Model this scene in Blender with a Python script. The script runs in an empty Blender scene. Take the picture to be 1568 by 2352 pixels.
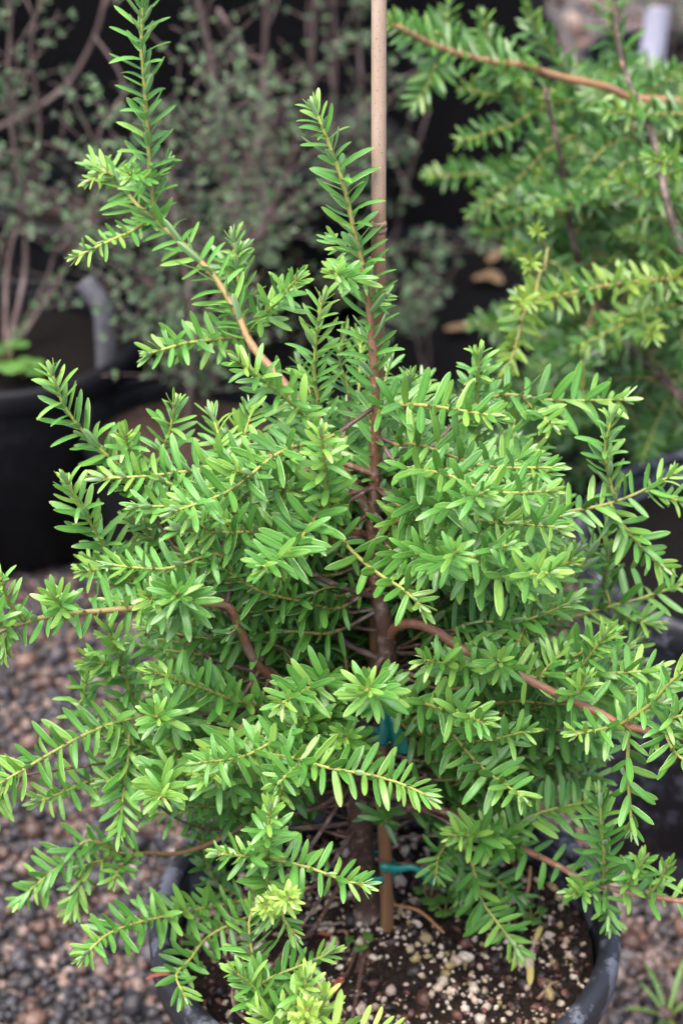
import bpy, math, random
import numpy as np
from mathutils import Vector, Matrix

random.seed(7); rng = np.random.default_rng(7)
sc = bpy.context.scene
col = sc.collection
R = math.radians

# ------------------------------------------------------------------ camera
CAM = Vector((-0.028, -1.072, 1.22)); PITCH = R(30.5); FPX = 4898.0; CX, CY = 784.0, 1176.0
cd = bpy.data.cameras.new('camera'); cam = bpy.data.objects.new('camera', cd); col.objects.link(cam)
cam.location = CAM; cam.rotation_euler = (R(90) - PITCH, 0, 0)
cd.sensor_fit = 'VERTICAL'; cd.sensor_height = 23.6; cd.sensor_width = 15.7
cd.lens = FPX / 2352.0 * 23.6
cd.clip_start = 0.05; cd.clip_end = 400
cd.dof.use_dof = True; cd.dof.focus_distance = 1.19; cd.dof.aperture_fstop = 4.8
sc.camera = cam
# ------------------------------------------------------------------ light
w = bpy.data.worlds.new('World'); sc.world = w; w.use_nodes = True
nt = w.node_tree; bg = nt.nodes['Background']
sky = nt.nodes.new('ShaderNodeTexSky'); sky.sky_type = 'NISHITA'; sky.sun_disc = False
SUN_EL, SUN_AZ = R(70), R(215)
sky.sun_elevation = SUN_EL; sky.sun_rotation = SUN_AZ
sky.air_density = 0.8; sky.dust_density = 6.0; sky.ozone_density = 0.6
nt.links.new(sky.outputs[0], bg.inputs[0]); bg.inputs[1].default_value = 0.15
sl = bpy.data.lights.new('sun', 'SUN'); sun = bpy.data.objects.new('sun', sl); col.objects.link(sun)
sl.energy = 1.5; sl.angle = R(75); sl.color = (1.0, 0.97, 0.92)
sdir = Vector((math.sin(SUN_AZ) * math.cos(SUN_EL), math.cos(SUN_AZ) * math.cos(SUN_EL), math.sin(SUN_EL)))
sun.rotation_euler = sdir.to_track_quat('Z', 'Y').to_euler(); sun.location = (0, 0, 5)
sc.view_settings.view_transform = 'Standard'; sc.view_settings.look = 'None'
sc.view_settings.exposure = 1.78; sc.view_settings.gamma = 1.0
sc.cycles.use_denoising = True
sc.cycles.max_bounces = 8

# ------------------------------------------------------------------ pixel helpers (a pixel of a 1568x2352 view gives a direction)
CP, SP = math.cos(PITCH), math.sin(PITCH)
def ray(x, y):
    a = (x - CX) / FPX; k = (CY - y) / FPX
    return Vector((a, CP + k * SP, -SP + k * CP))
def P(x, y, Y):
    d = ray(x, y); return CAM + d * ((Y - CAM.y) / d.y)
def PZ(x, y, z):
    d = ray(x, y); return CAM + d * ((z - CAM.z) / d.z)
def proj(p):
    v = Vector(p) - CAM
    t = v.y * CP - v.z * SP; u = v.y * SP + v.z * CP
    return CX + v.x / t * FPX, CY - u / t * FPX, t

# ------------------------------------------------------------------ materials
def mat(name):
    m = bpy.data.materials.new(name); m.use_nodes = True
    return m, m.node_tree.nodes, m.node_tree.links, m.node_tree.nodes['Principled BSDF']
def noise(nd, lk, scale, detail=4, vec=None, rough=0.55):
    n = nd.new('ShaderNodeTexNoise'); n.inputs['Scale'].default_value = scale
    n.inputs['Detail'].default_value = detail; n.inputs['Roughness'].default_value = rough
    if vec: lk.new(vec, n.inputs['Vector'])
    return n
def ramp(nd, lk, src, stops):
    r = nd.new('ShaderNodeValToRGB'); lk.new(src, r.inputs[0]); e = r.color_ramp.elements
    while len(e) < len(stops): e.new(0.5)
    for i, (p, c) in enumerate(stops):
        e[i].position = p; e[i].color = (*c, 1) if len(c) == 3 else c
    return r
def mixc(nd, lk, fac, a, b, mode='MIX'):
    m = nd.new('ShaderNodeMix'); m.data_type = 'RGBA'; m.blend_type = mode
    for s, v in ((m.inputs[0], fac), (m.inputs[6], a), (m.inputs[7], b)):
        if hasattr(v, 'links') or isinstance(v, bpy.types.NodeSocket): lk.new(v, s)
        elif isinstance(v, (int, float)): s.default_value = v
        else: s.default_value = (*v, 1)
    return m.outputs[2]
def mth(nd, lk, op, a, b=0.0, clamp=False):
    m = nd.new('ShaderNodeMath'); m.operation = op; m.use_clamp = clamp
    for s, v in ((m.inputs[0], a), (m.inputs[1], b)):
        if isinstance(v, bpy.types.NodeSocket): lk.new(v, s)
        else: s.default_value = v
    return m.outputs[0]
def smooth(nd, lk, v, a, b):
    m = nd.new('ShaderNodeMapRange'); m.interpolation_type = 'SMOOTHSTEP'
    lk.new(v, m.inputs[0]); m.inputs[1].default_value = a; m.inputs[2].default_value = b
    return m.outputs[0]
def attr(nd, name):
    a = nd.new('ShaderNodeAttribute'); a.attribute_name = name; return a
def bump(nd, lk, h, strength, dist):
    b = nd.new('ShaderNodeBump'); b.inputs['Strength'].default_value = strength; b.inputs['Distance'].default_value = dist
    lk.new(h, b.inputs['Height']); return b.outputs[0]
def geo_pos(nd): return nd.new('ShaderNodeNewGeometry').outputs['Position']

def leaf_material(name, dark, mid, new, pale, rough=0.34, trans=0.36):
    m, nd, lk, bs = mat(name)
    lc = attr(nd, 'lc'); sep = nd.new('ShaderNodeSeparateColor'); lk.new(lc.outputs['Color'], sep.inputs[0])
    r, g, b = sep.outputs[0], sep.outputs[1], sep.outputs[2]
    tone = attr(nd, 'tone').outputs['Fac']
    nz = noise(nd, lk, 60, 3, geo_pos(nd))
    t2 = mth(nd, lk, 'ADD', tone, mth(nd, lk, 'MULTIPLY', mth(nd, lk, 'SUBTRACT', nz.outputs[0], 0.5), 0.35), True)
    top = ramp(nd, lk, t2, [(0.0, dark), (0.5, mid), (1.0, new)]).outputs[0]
    top = mixc(nd, lk, mth(nd, lk, 'MULTIPLY', smooth(nd, lk, r, 0.86, 1.0), 0.28), top, new)
    top = mixc(nd, lk, mth(nd, lk, 'MULTIPLY', smooth(nd, lk, r, 0.16, 0.0), 0.25), top, new)
    band = mth(nd, lk, 'MULTIPLY', smooth(nd, lk, r, 0.16, 0.30), smooth(nd, lk, r, 0.92, 0.72))
    und = mixc(nd, lk, band, mixc(nd, lk, 0.5, top, new), pale)
    under = mth(nd, lk, 'LESS_THAN', g, 0.5)
    c = mixc(nd, lk, under, top, und)
    c = mixc(nd, lk, mth(nd, lk, 'MULTIPLY', smooth(nd, lk, b, 0.93, 1.0), 0.7), c, (0.42, 0.34, 0.10))
    lk.new(c, bs.inputs['Base Color'])
    n2 = noise(nd, lk, 320, 3, geo_pos(nd))
    ro = mth(nd, lk, 'ADD', mth(nd, lk, 'MULTIPLY', n2.outputs[0], 0.34), rough - 0.17)
    lk.new(mth(nd, lk, 'ADD', ro, mth(nd, lk, 'MULTIPLY', under, 0.25)), bs.inputs['Roughness'])
    bs.inputs['Specular IOR Level'].default_value = 0.55; bs.inputs['Coat Weight'].default_value = 0.24; bs.inputs['Coat Roughness'].default_value = 0.22
    lk.new(bump(nd, lk, n2.outputs[0], 0.25, 0.0006), bs.inputs['Normal'])
    tr = nd.new('ShaderNodeBsdfTranslucent'); lk.new(mixc(nd, lk, 0.5, c, new), tr.inputs[0])
    ms = nd.new('ShaderNodeMixShader'); ms.inputs[0].default_value = trans
    lk.new(bs.outputs[0], ms.inputs[1]); lk.new(tr.outputs[0], ms.inputs[2])
    lk.new(ms.outputs[0], nd['Material Output'].inputs[0])
    return m
M_LEAF = leaf_material('conifer_leaf', (0.026, 0.095, 0.020), (0.095, 0.295, 0.050), (0.36, 0.54, 0.10), (0.34, 0.50, 0.34))
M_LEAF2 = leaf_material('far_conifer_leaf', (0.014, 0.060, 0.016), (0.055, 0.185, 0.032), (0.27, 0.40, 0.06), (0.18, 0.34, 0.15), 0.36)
M_SMALL = leaf_material('small_grey_leaf', (0.016, 0.050, 0.022), (0.058, 0.135, 0.062), (0.17, 0.29, 0.11), (0.22, 0.28, 0.22), 0.42)
M_WEED = leaf_material('weed_leaf', (0.03, 0.10, 0.02), (0.07, 0.19, 0.03), (0.22, 0.38, 0.05), (0.2, 0.3, 0.15), 0.5)

def stem_material():
    m, nd, lk, bs = mat('stem_bark')
    age = attr(nd, 'age').outputs['Fac']
    gp = geo_pos(nd)
    n1 = noise(nd, lk, 180, 5, gp); n2 = noise(nd, lk, 900, 3, gp); n3 = noise(nd, lk, 45, 3, gp)
    a2 = mth(nd, lk, 'ADD', age, mth(nd, lk, 'MULTIPLY', mth(nd, lk, 'SUBTRACT', n1.outputs[0], 0.5), 0.25), True)
    c = ramp(nd, lk, a2, [(0.0, (0.24, 0.27, 0.055)), (0.28, (0.19, 0.155, 0.045)), (0.5, (0.20, 0.085, 0.045)), (0.75, (0.085, 0.042, 0.028)), (1.0, (0.035, 0.022, 0.017))]).outputs[0]
    fl = smooth(nd, lk, n1.outputs[0], 0.52, 0.68)
    fl = mth(nd, lk, 'MULTIPLY', fl, smooth(nd, lk, age, 0.3, 0.6))
    c = mixc(nd, lk, mth(nd, lk, 'MULTIPLY', fl, 0.55), c, (0.40, 0.24, 0.17))
    gr = mth(nd, lk, 'MULTIPLY', smooth(nd, lk, n3.outputs[0], 0.5, 0.65), smooth(nd, lk, age, 0.35, 0.6))
    c = mixc(nd, lk, mth(nd, lk, 'MULTIPLY', gr, 0.4), c, (0.22, 0.19, 0.17))
    lk.new(c, bs.inputs['Base Color']); bs.inputs['Roughness'].default_value = 0.55
    hh = mth(nd, lk, 'ADD', n1.outputs[0], mth(nd, lk, 'MULTIPLY', n2.outputs[0], 0.4))
    lk.new(bump(nd, lk, hh, 0.7, 0.0015), bs.inputs['Normal'])
    return m
M_STEM = stem_material()
def twig_material():
    m, nd, lk, bs = mat('greyish_twig')
    n = noise(nd, lk, 30, 4, geo_pos(nd))
    lk.new(ramp(nd, lk, n.outputs[0], [(0.3, (0.03, 0.018, 0.016)), (0.55, (0.075, 0.05, 0.046)), (0.75, (0.16, 0.125, 0.125))]).outputs[0], bs.inputs['Base Color'])
    bs.inputs['Roughness'].default_value = 0.7
    return m
M_TWIG = twig_material()

def pot_material(name, base, scuff, amount, spec=.4):
    m, nd, lk, bs = mat(name)
    tc = nd.new('ShaderNodeTexCoord')
    n1 = noise(nd, lk, 32, 7, tc.outputs['Object'], 0.7); n2 = noise(nd, lk, 120, 4, tc.outputs['Object'])
    f = mth(nd, lk, 'MULTIPLY', smooth(nd, lk, n1.outputs[0], 0.50, 0.56), amount)
    f = mth(nd, lk, 'MULTIPLY', f, mth(nd, lk, 'ADD', mth(nd, lk, 'MULTIPLY', n2.outputs[0], 0.8), 0.45), True)
    lk.new(mixc(nd, lk, f, base, scuff), bs.inputs['Base Color'])
    lk.new(mth(nd, lk, 'ADD', mth(nd, lk, 'MULTIPLY', n1.outputs[0], 0.5), 0.27), bs.inputs['Roughness']); bs.inputs['Specular IOR Level'].default_value = spec
    lk.new(bump(nd, lk, n2.outputs[0], 0.25, 0.001), bs.inputs['Normal'])
    return m
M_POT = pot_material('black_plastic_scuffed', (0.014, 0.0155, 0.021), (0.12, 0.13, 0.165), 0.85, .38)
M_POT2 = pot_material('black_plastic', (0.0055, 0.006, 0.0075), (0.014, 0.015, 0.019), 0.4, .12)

def stone_material(name, rough=0.6):
    m, nd, lk, bs = mat(name)
    c = attr(nd, 'tint').outputs['Color']; n = noise(nd, lk, 350, 4, geo_pos(nd))
    lk.new(mixc(nd, lk, 1.0, c, ramp(nd, lk, n.outputs[0], [(0.25, (0.45, 0.45, 0.45)), (0.75, (1.25, 1.25, 1.25))]).outputs[0], 'MULTIPLY'), bs.inputs['Base Color'])
    bs.inputs['Roughness'].default_value = rough
    lk.new(bump(nd, lk, n.outputs[0], 0.6, 0.002), bs.inputs['Normal'])
    return m
M_STONE = stone_material('gravel_stone', 0.5); M_PERL = stone_material('perlite_grain', 0.85)

def ground_material():
    m, nd, lk, bs = mat('gravel_ground')
    gp = geo_pos(nd)
    v = nd.new('ShaderNodeTexVoronoi'); v.inputs['Scale'].default_value = 95; lk.new(gp, v.inputs['Vector'])
    sp = nd.new('ShaderNodeSeparateColor'); lk.new(v.outputs['Color'], sp.inputs[0])
    c = ramp(nd, lk, sp.outputs[0], [(0.0, (0.03, 0.03, 0.036)), (0.45, (0.08, 0.075, 0.085)), (0.6, (0.16, 0.10, 0.08)), (0.8, (0.22, 0.16, 0.14)), (1.0, (0.30, 0.24, 0.22))]).outputs[0]
    c = mixc(nd, lk, smooth(nd, lk, v.outputs['Distance'], 0.25, 0.75), c, (0.015, 0.013, 0.012))
    lk.new(c, bs.inputs['Base Color']); bs.inputs['Roughness'].default_value = 0.7
    inv = mth(nd, lk, 'SUBTRACT', 1.0, v.outputs['Distance'])
    lk.new(bump(nd, lk, inv, 1.0, 0.006), bs.inputs['Normal'])
    return m
def soil_material(k=1.0):
    m, nd, lk, bs = mat('potting_soil')
    gp = geo_pos(nd); n = noise(nd, lk, 140, 6, gp, 0.7); n2 = noise(nd, lk, 420, 3, gp)
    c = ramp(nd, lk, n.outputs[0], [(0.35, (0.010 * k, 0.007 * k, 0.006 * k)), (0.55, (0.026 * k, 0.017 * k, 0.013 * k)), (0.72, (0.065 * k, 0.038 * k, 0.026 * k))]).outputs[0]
    lk.new(c, bs.inputs['Base Color']); bs.inputs['Roughness'].default_value = 0.8; bs.inputs['Specular IOR Level'].default_value = 0.15
    lk.new(bump(nd, lk, mth(nd, lk, 'ADD', n.outputs[0], n2.outputs[0]), 1.0, 0.006), bs.inputs['Normal'])
    return m
def fabric_material():
    m, nd, lk, bs = mat('woven_weed_mat')
    gp = geo_pos(nd)
    wv = nd.new('ShaderNodeTexWave'); wv.inputs['Scale'].default_value = 160; lk.new(gp, wv.inputs['Vector'])
    n = noise(nd, lk, 7, 5, gp); n2 = noise(nd, lk, 90, 4, gp)
    f = mth(nd, lk, 'MULTIPLY', smooth(nd, lk, n.outputs[0], 0.5, 0.75), smooth(nd, lk, n2.outputs[0], 0.4, 0.7))
    lk.new(mixc(nd, lk, f, (0.0028, 0.0028, 0.0032), (0.008, 0.006, 0.005)), bs.inputs['Base Color']); bs.inputs['Roughness'].default_value = 0.8; bs.inputs['Specular IOR Level'].default_value = 0.03
    lk.new(bump(nd, lk, wv.outputs['Fac'], 0.3, 0.001), bs.inputs['Normal'])
    return m
def bamboo_material():
    m, nd, lk, bs = mat('weathered_bamboo')
    gp = geo_pos(nd)
    mp = nd.new('ShaderNodeMapping'); mp.inputs['Scale'].default_value = (1, 1, 0.05); lk.new(gp, mp.inputs['Vector'])
    st = noise(nd, lk, 420, 4, mp.outputs[0]); sp = noise(nd, lk, 900, 2, gp); bl = noise(nd, lk, 14, 4, gp)
    sx = nd.new('ShaderNodeSeparateXYZ'); lk.new(gp, sx.inputs[0])
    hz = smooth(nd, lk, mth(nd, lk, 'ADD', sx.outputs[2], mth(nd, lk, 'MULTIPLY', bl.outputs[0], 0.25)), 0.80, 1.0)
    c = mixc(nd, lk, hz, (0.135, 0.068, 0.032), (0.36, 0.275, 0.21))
    c = mixc(nd, lk, mth(nd, lk, 'MULTIPLY', smooth(nd, lk, st.outputs[0], 0.45, 0.7), 0.4), c, (0.26, 0.15, 0.09))
    c = mixc(nd, lk, mth(nd, lk, 'MULTIPLY', smooth(nd, lk, sp.outputs[0], 0.60, 0.68), 0.6), c, (0.10, 0.06, 0.05))
    lk.new(c, bs.inputs['Base Color']); bs.inputs['Roughness'].default_value = 0.5
    lk.new(bump(nd, lk, st.outputs[0], 0.2, 0.0006), bs.inputs['Normal'])
    return m
def plain(name, c1, c2, scale, rough):
    m, nd, lk, bs = mat(name)
    tc = nd.new('ShaderNodeTexCoord'); n = noise(nd, lk, scale, 4, tc.outputs['Object'])
    lk.new(ramp(nd, lk, n.outputs[0], [(0.3, c1), (0.7, c2)]).outputs[0], bs.inputs['Base Color']); bs.inputs['Roughness'].default_value = rough
    lk.new(bump(nd, lk, n.outputs[0], 0.2, 0.001), bs.inputs['Normal'])
    return m
M_TIE = plain('teal_tape', (0.003, 0.12, 0.105), (0.005, 0.17, 0.145), 60, 0.38)
M_TAG = plain('plastic_tag', (0.045, 0.046, 0.055), (0.09, 0.093, 0.11), 90, 0.4)
M_TAGW = plain('white_tag', (0.32, 0.32, 0.42), (0.42, 0.42, 0.52), 40, 0.5)
M_STRAW = plain('dry_straw', (0.24, 0.11, 0.045), (0.36, 0.20, 0.09), 200, 0.6)
M_YEL = plain('yellowed_leaf', (0.34, 0.30, 0.07), (0.48, 0.42, 0.15), 200, 0.5)
M_RED = plain('dead_red_leaf', (0.20, 0.05, 0.03), (0.36, 0.10, 0.06), 200, 0.5)
M_TAN = plain('dead_tan_leaf', (0.07, 0.042, 0.02), (0.13, 0.085, 0.045), 60, 0.6)
M_NODE = plain('bamboo_node', (0.09, 0.05, 0.03), (0.26, 0.17, 0.11), 300, 0.6)

# ------------------------------------------------------------------ mesh helpers
def mesh_tris(name, V, F, material, smooth_sh=True, attrs=None):
    V = np.asarray(V, np.float32).reshape(-1, 3); F = np.asarray(F, np.int32).reshape(-1, 3)
    me = bpy.data.meshes.new(name)
    me.vertices.add(len(V)); me.vertices.foreach_set('co', V.ravel())
    me.loops.add(F.size); me.loops.foreach_set('vertex_index', F.ravel())
    me.polygons.add(len(F)); me.polygons.foreach_set('loop_start', np.arange(0, F.size, 3, dtype=np.int32))
    me.polygons.foreach_set('loop_total', np.full(len(F), 3, np.int32))
    if smooth_sh: me.polygons.foreach_set('use_smooth', np.ones(len(F), bool))
    for k, (typ, data) in (attrs or {}).items():
        a = me.attributes.new(k, typ, 'POINT')
        d = np.asarray(data, np.float32).ravel()
        a.data.foreach_set('color' if typ == 'FLOAT_COLOR' else 'value', d)
    me.materials.append(material); me.update(calc_edges=True); me.validate()
    return me
def link(name, me, parent=None, inv=True):
    o = bpy.data.objects.new(name, me); col.objects.link(o)
    if parent is not None:
        o.parent = parent
        if inv: o.matrix_parent_inverse = Matrix.Translation(-parent.location) if parent.parent is None else Matrix.Identity(4)
    return o
def tag(o, label=None, cat=None, group=None, kind=None):
    if label: o['label'] = label
    if cat: o['category'] = cat
    if group: o['group'] = group
    if kind: o['kind'] = kind
    return o
def empty(name, loc):
    o = bpy.data.objects.new(name, None); col.objects.link(o); o.location = loc; o.empty_display_size = 0.02
    return o

def catmull(pts, step=0.003):
    pts = [Vector(p) for p in pts]
    if len(pts) < 3:
        n = max(2, int((pts[1] - pts[0]).length / step)); return [pts[0].lerp(pts[1], i / n) for i in range(n + 1)]
    ext = [pts[0] * 2 - pts[1]] + pts + [pts[-1] * 2 - pts[-2]]; out = []
    for i in range(1, len(ext) - 2):
        p0, p1, p2, p3 = ext[i - 1:i + 3]; n = max(1, int((p2 - p1).length / step))
        for j in range(n):
            t = j / n
            out.append(0.5 * ((2 * p1) + (p2 - p0) * t + (2 * p0 - 5 * p1 + 4 * p2 - p3) * t * t + (3 * p1 - p0 - 3 * p2 + p3) * t ** 3))
    out.append(pts[-1]); return out

def frames(path):
    n = len(path); T = [(path[min(i + 1, n - 1)] - path[max(i - 1, 0)]).normalized() for i in range(n)]
    a = Vector((0, 0, 1)) if abs(T[0].z) < 0.9 else Vector((1, 0, 0))
    U = [(a - T[0] * a.dot(T[0])).normalized()]
    for i in range(1, n):
        u = U[-1] - T[i] * U[-1].dot(T[i])
        U.append(u.normalized() if u.length > 1e-6 else U[-1])
    return T, U
def tube_arrays(path, rad, sides=7, knob=0.0):
    T, U = frames(path); V = []; F = []; n = len(path)
    for i in range(n):
        W = T[i].cross(U[i]); r = rad[i]
        for s in range(sides):
            a = 2 * math.pi * s / sides; rr = r * (1 + knob * random.uniform(-1, 1))
            V.append(path[i] + U[i] * (math.cos(a) * rr) + W * (math.sin(a) * rr))
    for i in range(n - 1):
        for s in range(sides):
            a = i * sides + s; b = i * sides + (s + 1) % sides; c = a + sides; d = b + sides
            F += [(a, b, d), (a, d, c)]
    V.append(path[0]); V.append(path[-1]); k = len(V)
    for s in range(sides):
        F.append((k - 2, (s + 1) % sides, s)); F.append((k - 1, (n - 1) * sides + s, (n - 1) * sides + (s + 1) % sides))
    return V, F
def lathe(name, prof, material, seg=96, loc=(0, 0, 0), wob=0.0, closed=False):
    V = []; F = []; n = len(prof)
    for s in range(seg):
        a = 2 * math.pi * s / seg; q = 1 + wob * (math.sin(3 * a + 1) + 0.6 * math.sin(5 * a))
        for (r, z) in prof: V.append((r * q * math.cos(a) + loc[0], r * q * math.sin(a) + loc[1], z + loc[2]))
    for s in range(seg):
        t = (s + 1) % seg
        for i in range(n - 1 + (1 if closed else 0)):
            j = (i + 1) % n
            a, b, c, d = s * n + i, t * n + i, t * n + j, s * n + j
            F += [(a, b, c), (a, c, d)]
    return mesh_tris(name, V, F, material)

# ------------------------------------------------------------------ leaf templates (length 1 along +Y, up +Z)
def leaf_template(bend, fold, width, stations, prof=None):
    prof = prof or [(0, .30), (.10, .66), (.27, .94), (.52, 1.0), (.74, .93), (.88, .68), (.96, .33)]
    V = []; C = []; F = []
    th = 0.016
    def place(s, x, z):
        ang = bend * s
        return (x, (math.sin(ang) / bend if abs(bend) > 1e-3 else s) - z * math.sin(ang), ((1 - math.cos(ang)) / bend if abs(bend) > 1e-3 else 0) * 1.0 + z * math.cos(ang))
    # upper and lower sheets keep their own margin so the edge stays crisp
    for s, wv in prof:
        hw = wv * width * 0.5; zm = fold * hw
        V += [place(s, -hw, zm), place(s, -hw * .5, zm * .72), place(s, 0, 0), place(s, hw * .5, zm * .72), place(s, hw, zm), place(s, -hw, zm - .006), place(s, 0, -th), place(s, hw, zm - .006)]
        C += [(1, 1, s, 1), (.5, 1, s, 1), (0, 1, s, 1), (.5, 1, s, 1), (1, 1, s, 1), (1, 0, s, 1), (0, 0, s, 1), (1, 0, s, 1)]
    V += [place(1.0, 0, 0), place(1.0, 0, -.002)]; C += [(0.6, 1, 1, 1), (.6, 0, 1, 1)]
    n = len(prof); K = 8
    quads = ((0, 1), (1, 2), (2, 3), (3, 4), (6, 5), (7, 6)); edge = ((5, 0), (4, 7))
    for i in range(n - 1):
        a = i * K
        for p, q in quads + edge:
            F += [(a + p, a + q, a + q + K), (a + p, a + q + K, a + p + K)]
    e = K * n; a = K * (n - 1)
    for p, q in quads: F.append((a + p, a + q, e + (1 if p > 4 else 0)))
    return np.array(V, np.float32), np.array(C, np.float32), np.array(F, np.int32)
# negative bend -> tip curves down (away from upper face), positive -> curves up
TEMPL = [leaf_template(b, f, wd, 6) for (b, f, wd) in ((-0.55, 0.14, .205), (-0.2, 0.18, .212), (0.25, 0.2, .208), (0.5, 0.2, .20), (-0.95, 0.10, .195), (0.02, 0.08, .218))]
LOW = [(0, .4), (.22, .9), (.55, 1.0), (.85, .62)]
TEMPL_LOW = [leaf_template(b, f, wd, 3, LOW) for (b, f, wd) in ((-0.5, 0.15, .21), (0.0, 0.2, .215), (0.45, 0.2, .205))]
SMALLP = [(0, .4), (.5, 1.0)]
TEMPL_SMALL = [leaf_template(0.2, 0.2, .46, 2, SMALLP), leaf_template(-0.3, 0.1, .40, 2, SMALLP)]
ROUNDP = [(0, .25), (.25, .75), (.5, 1.0), (.75, .92), (.93, .5)]
TEMPL_ROUND = [leaf_template(-0.3, 0.05, .85, 5, ROUNDP)]
TEMPL_BLADE = [leaf_template(-0.8, 0.3, .07, 6), leaf_template(-1.2, 0.3, .06, 6)]

def bake_leaves(name, leaves, templ, material):
    Vs, Cs, Ts, Fs = [], [], [], []; off = 0
    for k, (tv, tc, tf) in enumerate(templ):
        L = [l for l in leaves if l[0] == k]
        if not L: continue
        Mx = np.array([l[1] for l in L], np.float32)
        pts = np.einsum('nij,vj->nvi', Mx[:, :3, :3], tv) + Mx[:, None, :3, 3]
        n, v = pts.shape[:2]
        Vs.append(pts.reshape(-1, 3)); Cs.append(np.tile(tc, (n, 1))); Ts.append(np.repeat(np.array([l[2] for l in L], np.float32), v))
        Fs.append((tf[None] + (np.arange(n) * v)[:, None, None] + off).reshape(-1, 3)); off += n * v
    return mesh_tris(name, np.concatenate(Vs), np.concatenate(Fs), material, True,
                     {'lc': ('FLOAT_COLOR', np.concatenate(Cs)), 'tone': ('FLOAT', np.concatenate(Ts))})
_leafmesh = {}
def leaf_mesh(k, tone, templ, material):
    q = min(4, max(0, int(tone * 5))); key = (k, q, id(templ), material.name)
    if key not in _leafmesh:
        tv, tc, tf = templ[k]
        _leafmesh[key] = mesh_tris('leaf', tv, tf, material, True, {'lc': ('FLOAT_COLOR', tc), 'tone': ('FLOAT', np.full(len(tv), q / 5 + 0.1))})
    return _leafmesh[key]

UP = Vector((0, 0, 1)); LIGHTV = Vector((-.1, -.72, .68))   # leaves turn to the open, lit side
def leaf_matrix(p, L, N, size):
    L = L.normalized(); N = (N - L * N.dot(L))
    N = N.normalized() if N.length > 1e-5 else L.orthogonal().normalized()
    X = L.cross(N)
    m = np.eye(4, dtype=np.float32)
    m[:3, 0] = np.array(X) * size; m[:3, 1] = np.array(L) * size; m[:3, 2] = np.array(N) * size; m[:3, 3] = np.array(p)
    return m

def shoot_leaves(path, f0=0.0, f1=1.0, spacing=0.0024, size=0.018, tone=0.5, ntempl=6, flat=0.55, tip=True, rosette=True, open_=1.0):
    """spiral leaves along a resampled path; flattened to two ranks on horizontal shoots"""
    out = []; T, U = frames(path); n = len(path)
    seg = [0.0]
    for i in range(1, n): seg.append(seg[-1] + (path[i] - path[i - 1]).length)
    Ltot = seg[-1]; s = Ltot * f0 + random.uniform(0, spacing); phi = random.uniform(0, 6.28); i = 0
    end = Ltot * f1
    while s < end:
        while i < n - 2 and seg[i + 1] < s: i += 1
        f = (s - seg[i]) / max(1e-6, seg[i + 1] - seg[i]); p = path[i].lerp(path[i + 1], f); t = T[i].lerp(T[i + 1], f).normalized(); u = U[i]
        u = (u - t * u.dot(t)).normalized(); wv = t.cross(u)
        rad = u * math.cos(phi) + wv * math.sin(phi)
        horiz = 1 - abs(t.z); hz = flat * horiz
        side = t.cross(UP)
        if side.length > 1e-3:
            side.normalize(); sgn = 1 if rad.dot(side) >= 0 else -1
            rad = (rad * (1 - hz * 0.75) + side * (sgn * hz * 0.75))
            rad = (rad - t * rad.dot(t))
            rad = rad.normalized() if rad.length > 1e-3 else side * sgn
        dtip = Ltot - s
        th = 57 + 15 * horiz + random.uniform(-10, 9)
        if tip and dtip < 0.016: th -= (1 - dtip / 0.016) * 34
        th = R(th * open_)
        L = t * math.cos(th) + rad * math.sin(th) + UP * (0.20 * horiz + random.uniform(-.09, .11))
        N = t * math.sin(th) - rad * math.cos(th)
        droop = max(horiz, min(1.0, max(0.0, -t.z * 1.3))); N = N.normalized() * (.75 - .45 * droop) + LIGHTV * (.35 + .75 * droop)
        N += Vector((random.uniform(-.3, .3), random.uniform(-.25, .25), random.uniform(-.2, .2)))
        sz = size * random.uniform(0.88, 1.28)
        if tip: sz *= min(1.0, 0.62 + dtip / 0.03 * 0.38)
        if s - Ltot * f0 < 0.012: sz *= 0.8
        tn = tone + random.uniform(-.2, .16) + (0.16 * max(0, 1 - dtip / 0.03) if tip else 0)
        out.append((random.randrange(ntempl), leaf_matrix(p, L, N, sz), min(1, max(0, tn))))
        phi += 2.39996 + random.uniform(-.25, .25)
        s += spacing * random.uniform(.75, 1.3) * (0.72 if dtip < 0.02 else 1.0)
    if tip and rosette:
        p = path[-1]; t = T[-1]; a0 = random.uniform(0, 6)
        for j in range(5):
            a = a0 + j * 2.4; u = U[-1]; rad = u * math.cos(a) + t.cross(u) * math.sin(a); th = R(14 + 9 * j)
            L = t * math.cos(th) + rad * math.sin(th); N = t * math.sin(th) - rad * math.cos(th)
            out.append((random.choice((2, 3)) % ntempl, leaf_matrix(p - t * 0.001, L, N, size * random.uniform(.42, .66)), min(1, max(0, tone + .28))))
    return out

# ================================================================== SETTING
def grid_obj(name, x0, x1, y0, y1, z, nx, ny, material, amp=0.0):
    xs = np.linspace(x0, x1, nx); ys = np.linspace(y0, y1, ny); X, Y = np.meshgrid(xs, ys)
    Z = z + amp * (np.sin(X * 7 + Y * 3) + np.sin(Y * 11 - X * 5)) * 0.5
    V = np.stack([X, Y, Z], -1).reshape(-1, 3); F = []
    for j in range(ny - 1):
        for i in range(nx - 1):
            a = j * nx + i; F += [(a, a + 1, a + nx + 1), (a, a + nx + 1, a + nx)]
    return link(name, mesh_tris(name, V, F, material))
g = grid_obj('ground', -150, 150, -150, 150, 0, 2, 2, ground_material()); tag(g, kind='structure')
f = grid_obj('weed_mat', -2.2, 0.36, 0.98, 3.0, 0.008, 40, 50, fabric_material(), 0.003); tag(f, 'black woven weed mat spread under the rows of pots', kind='structure')

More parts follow.
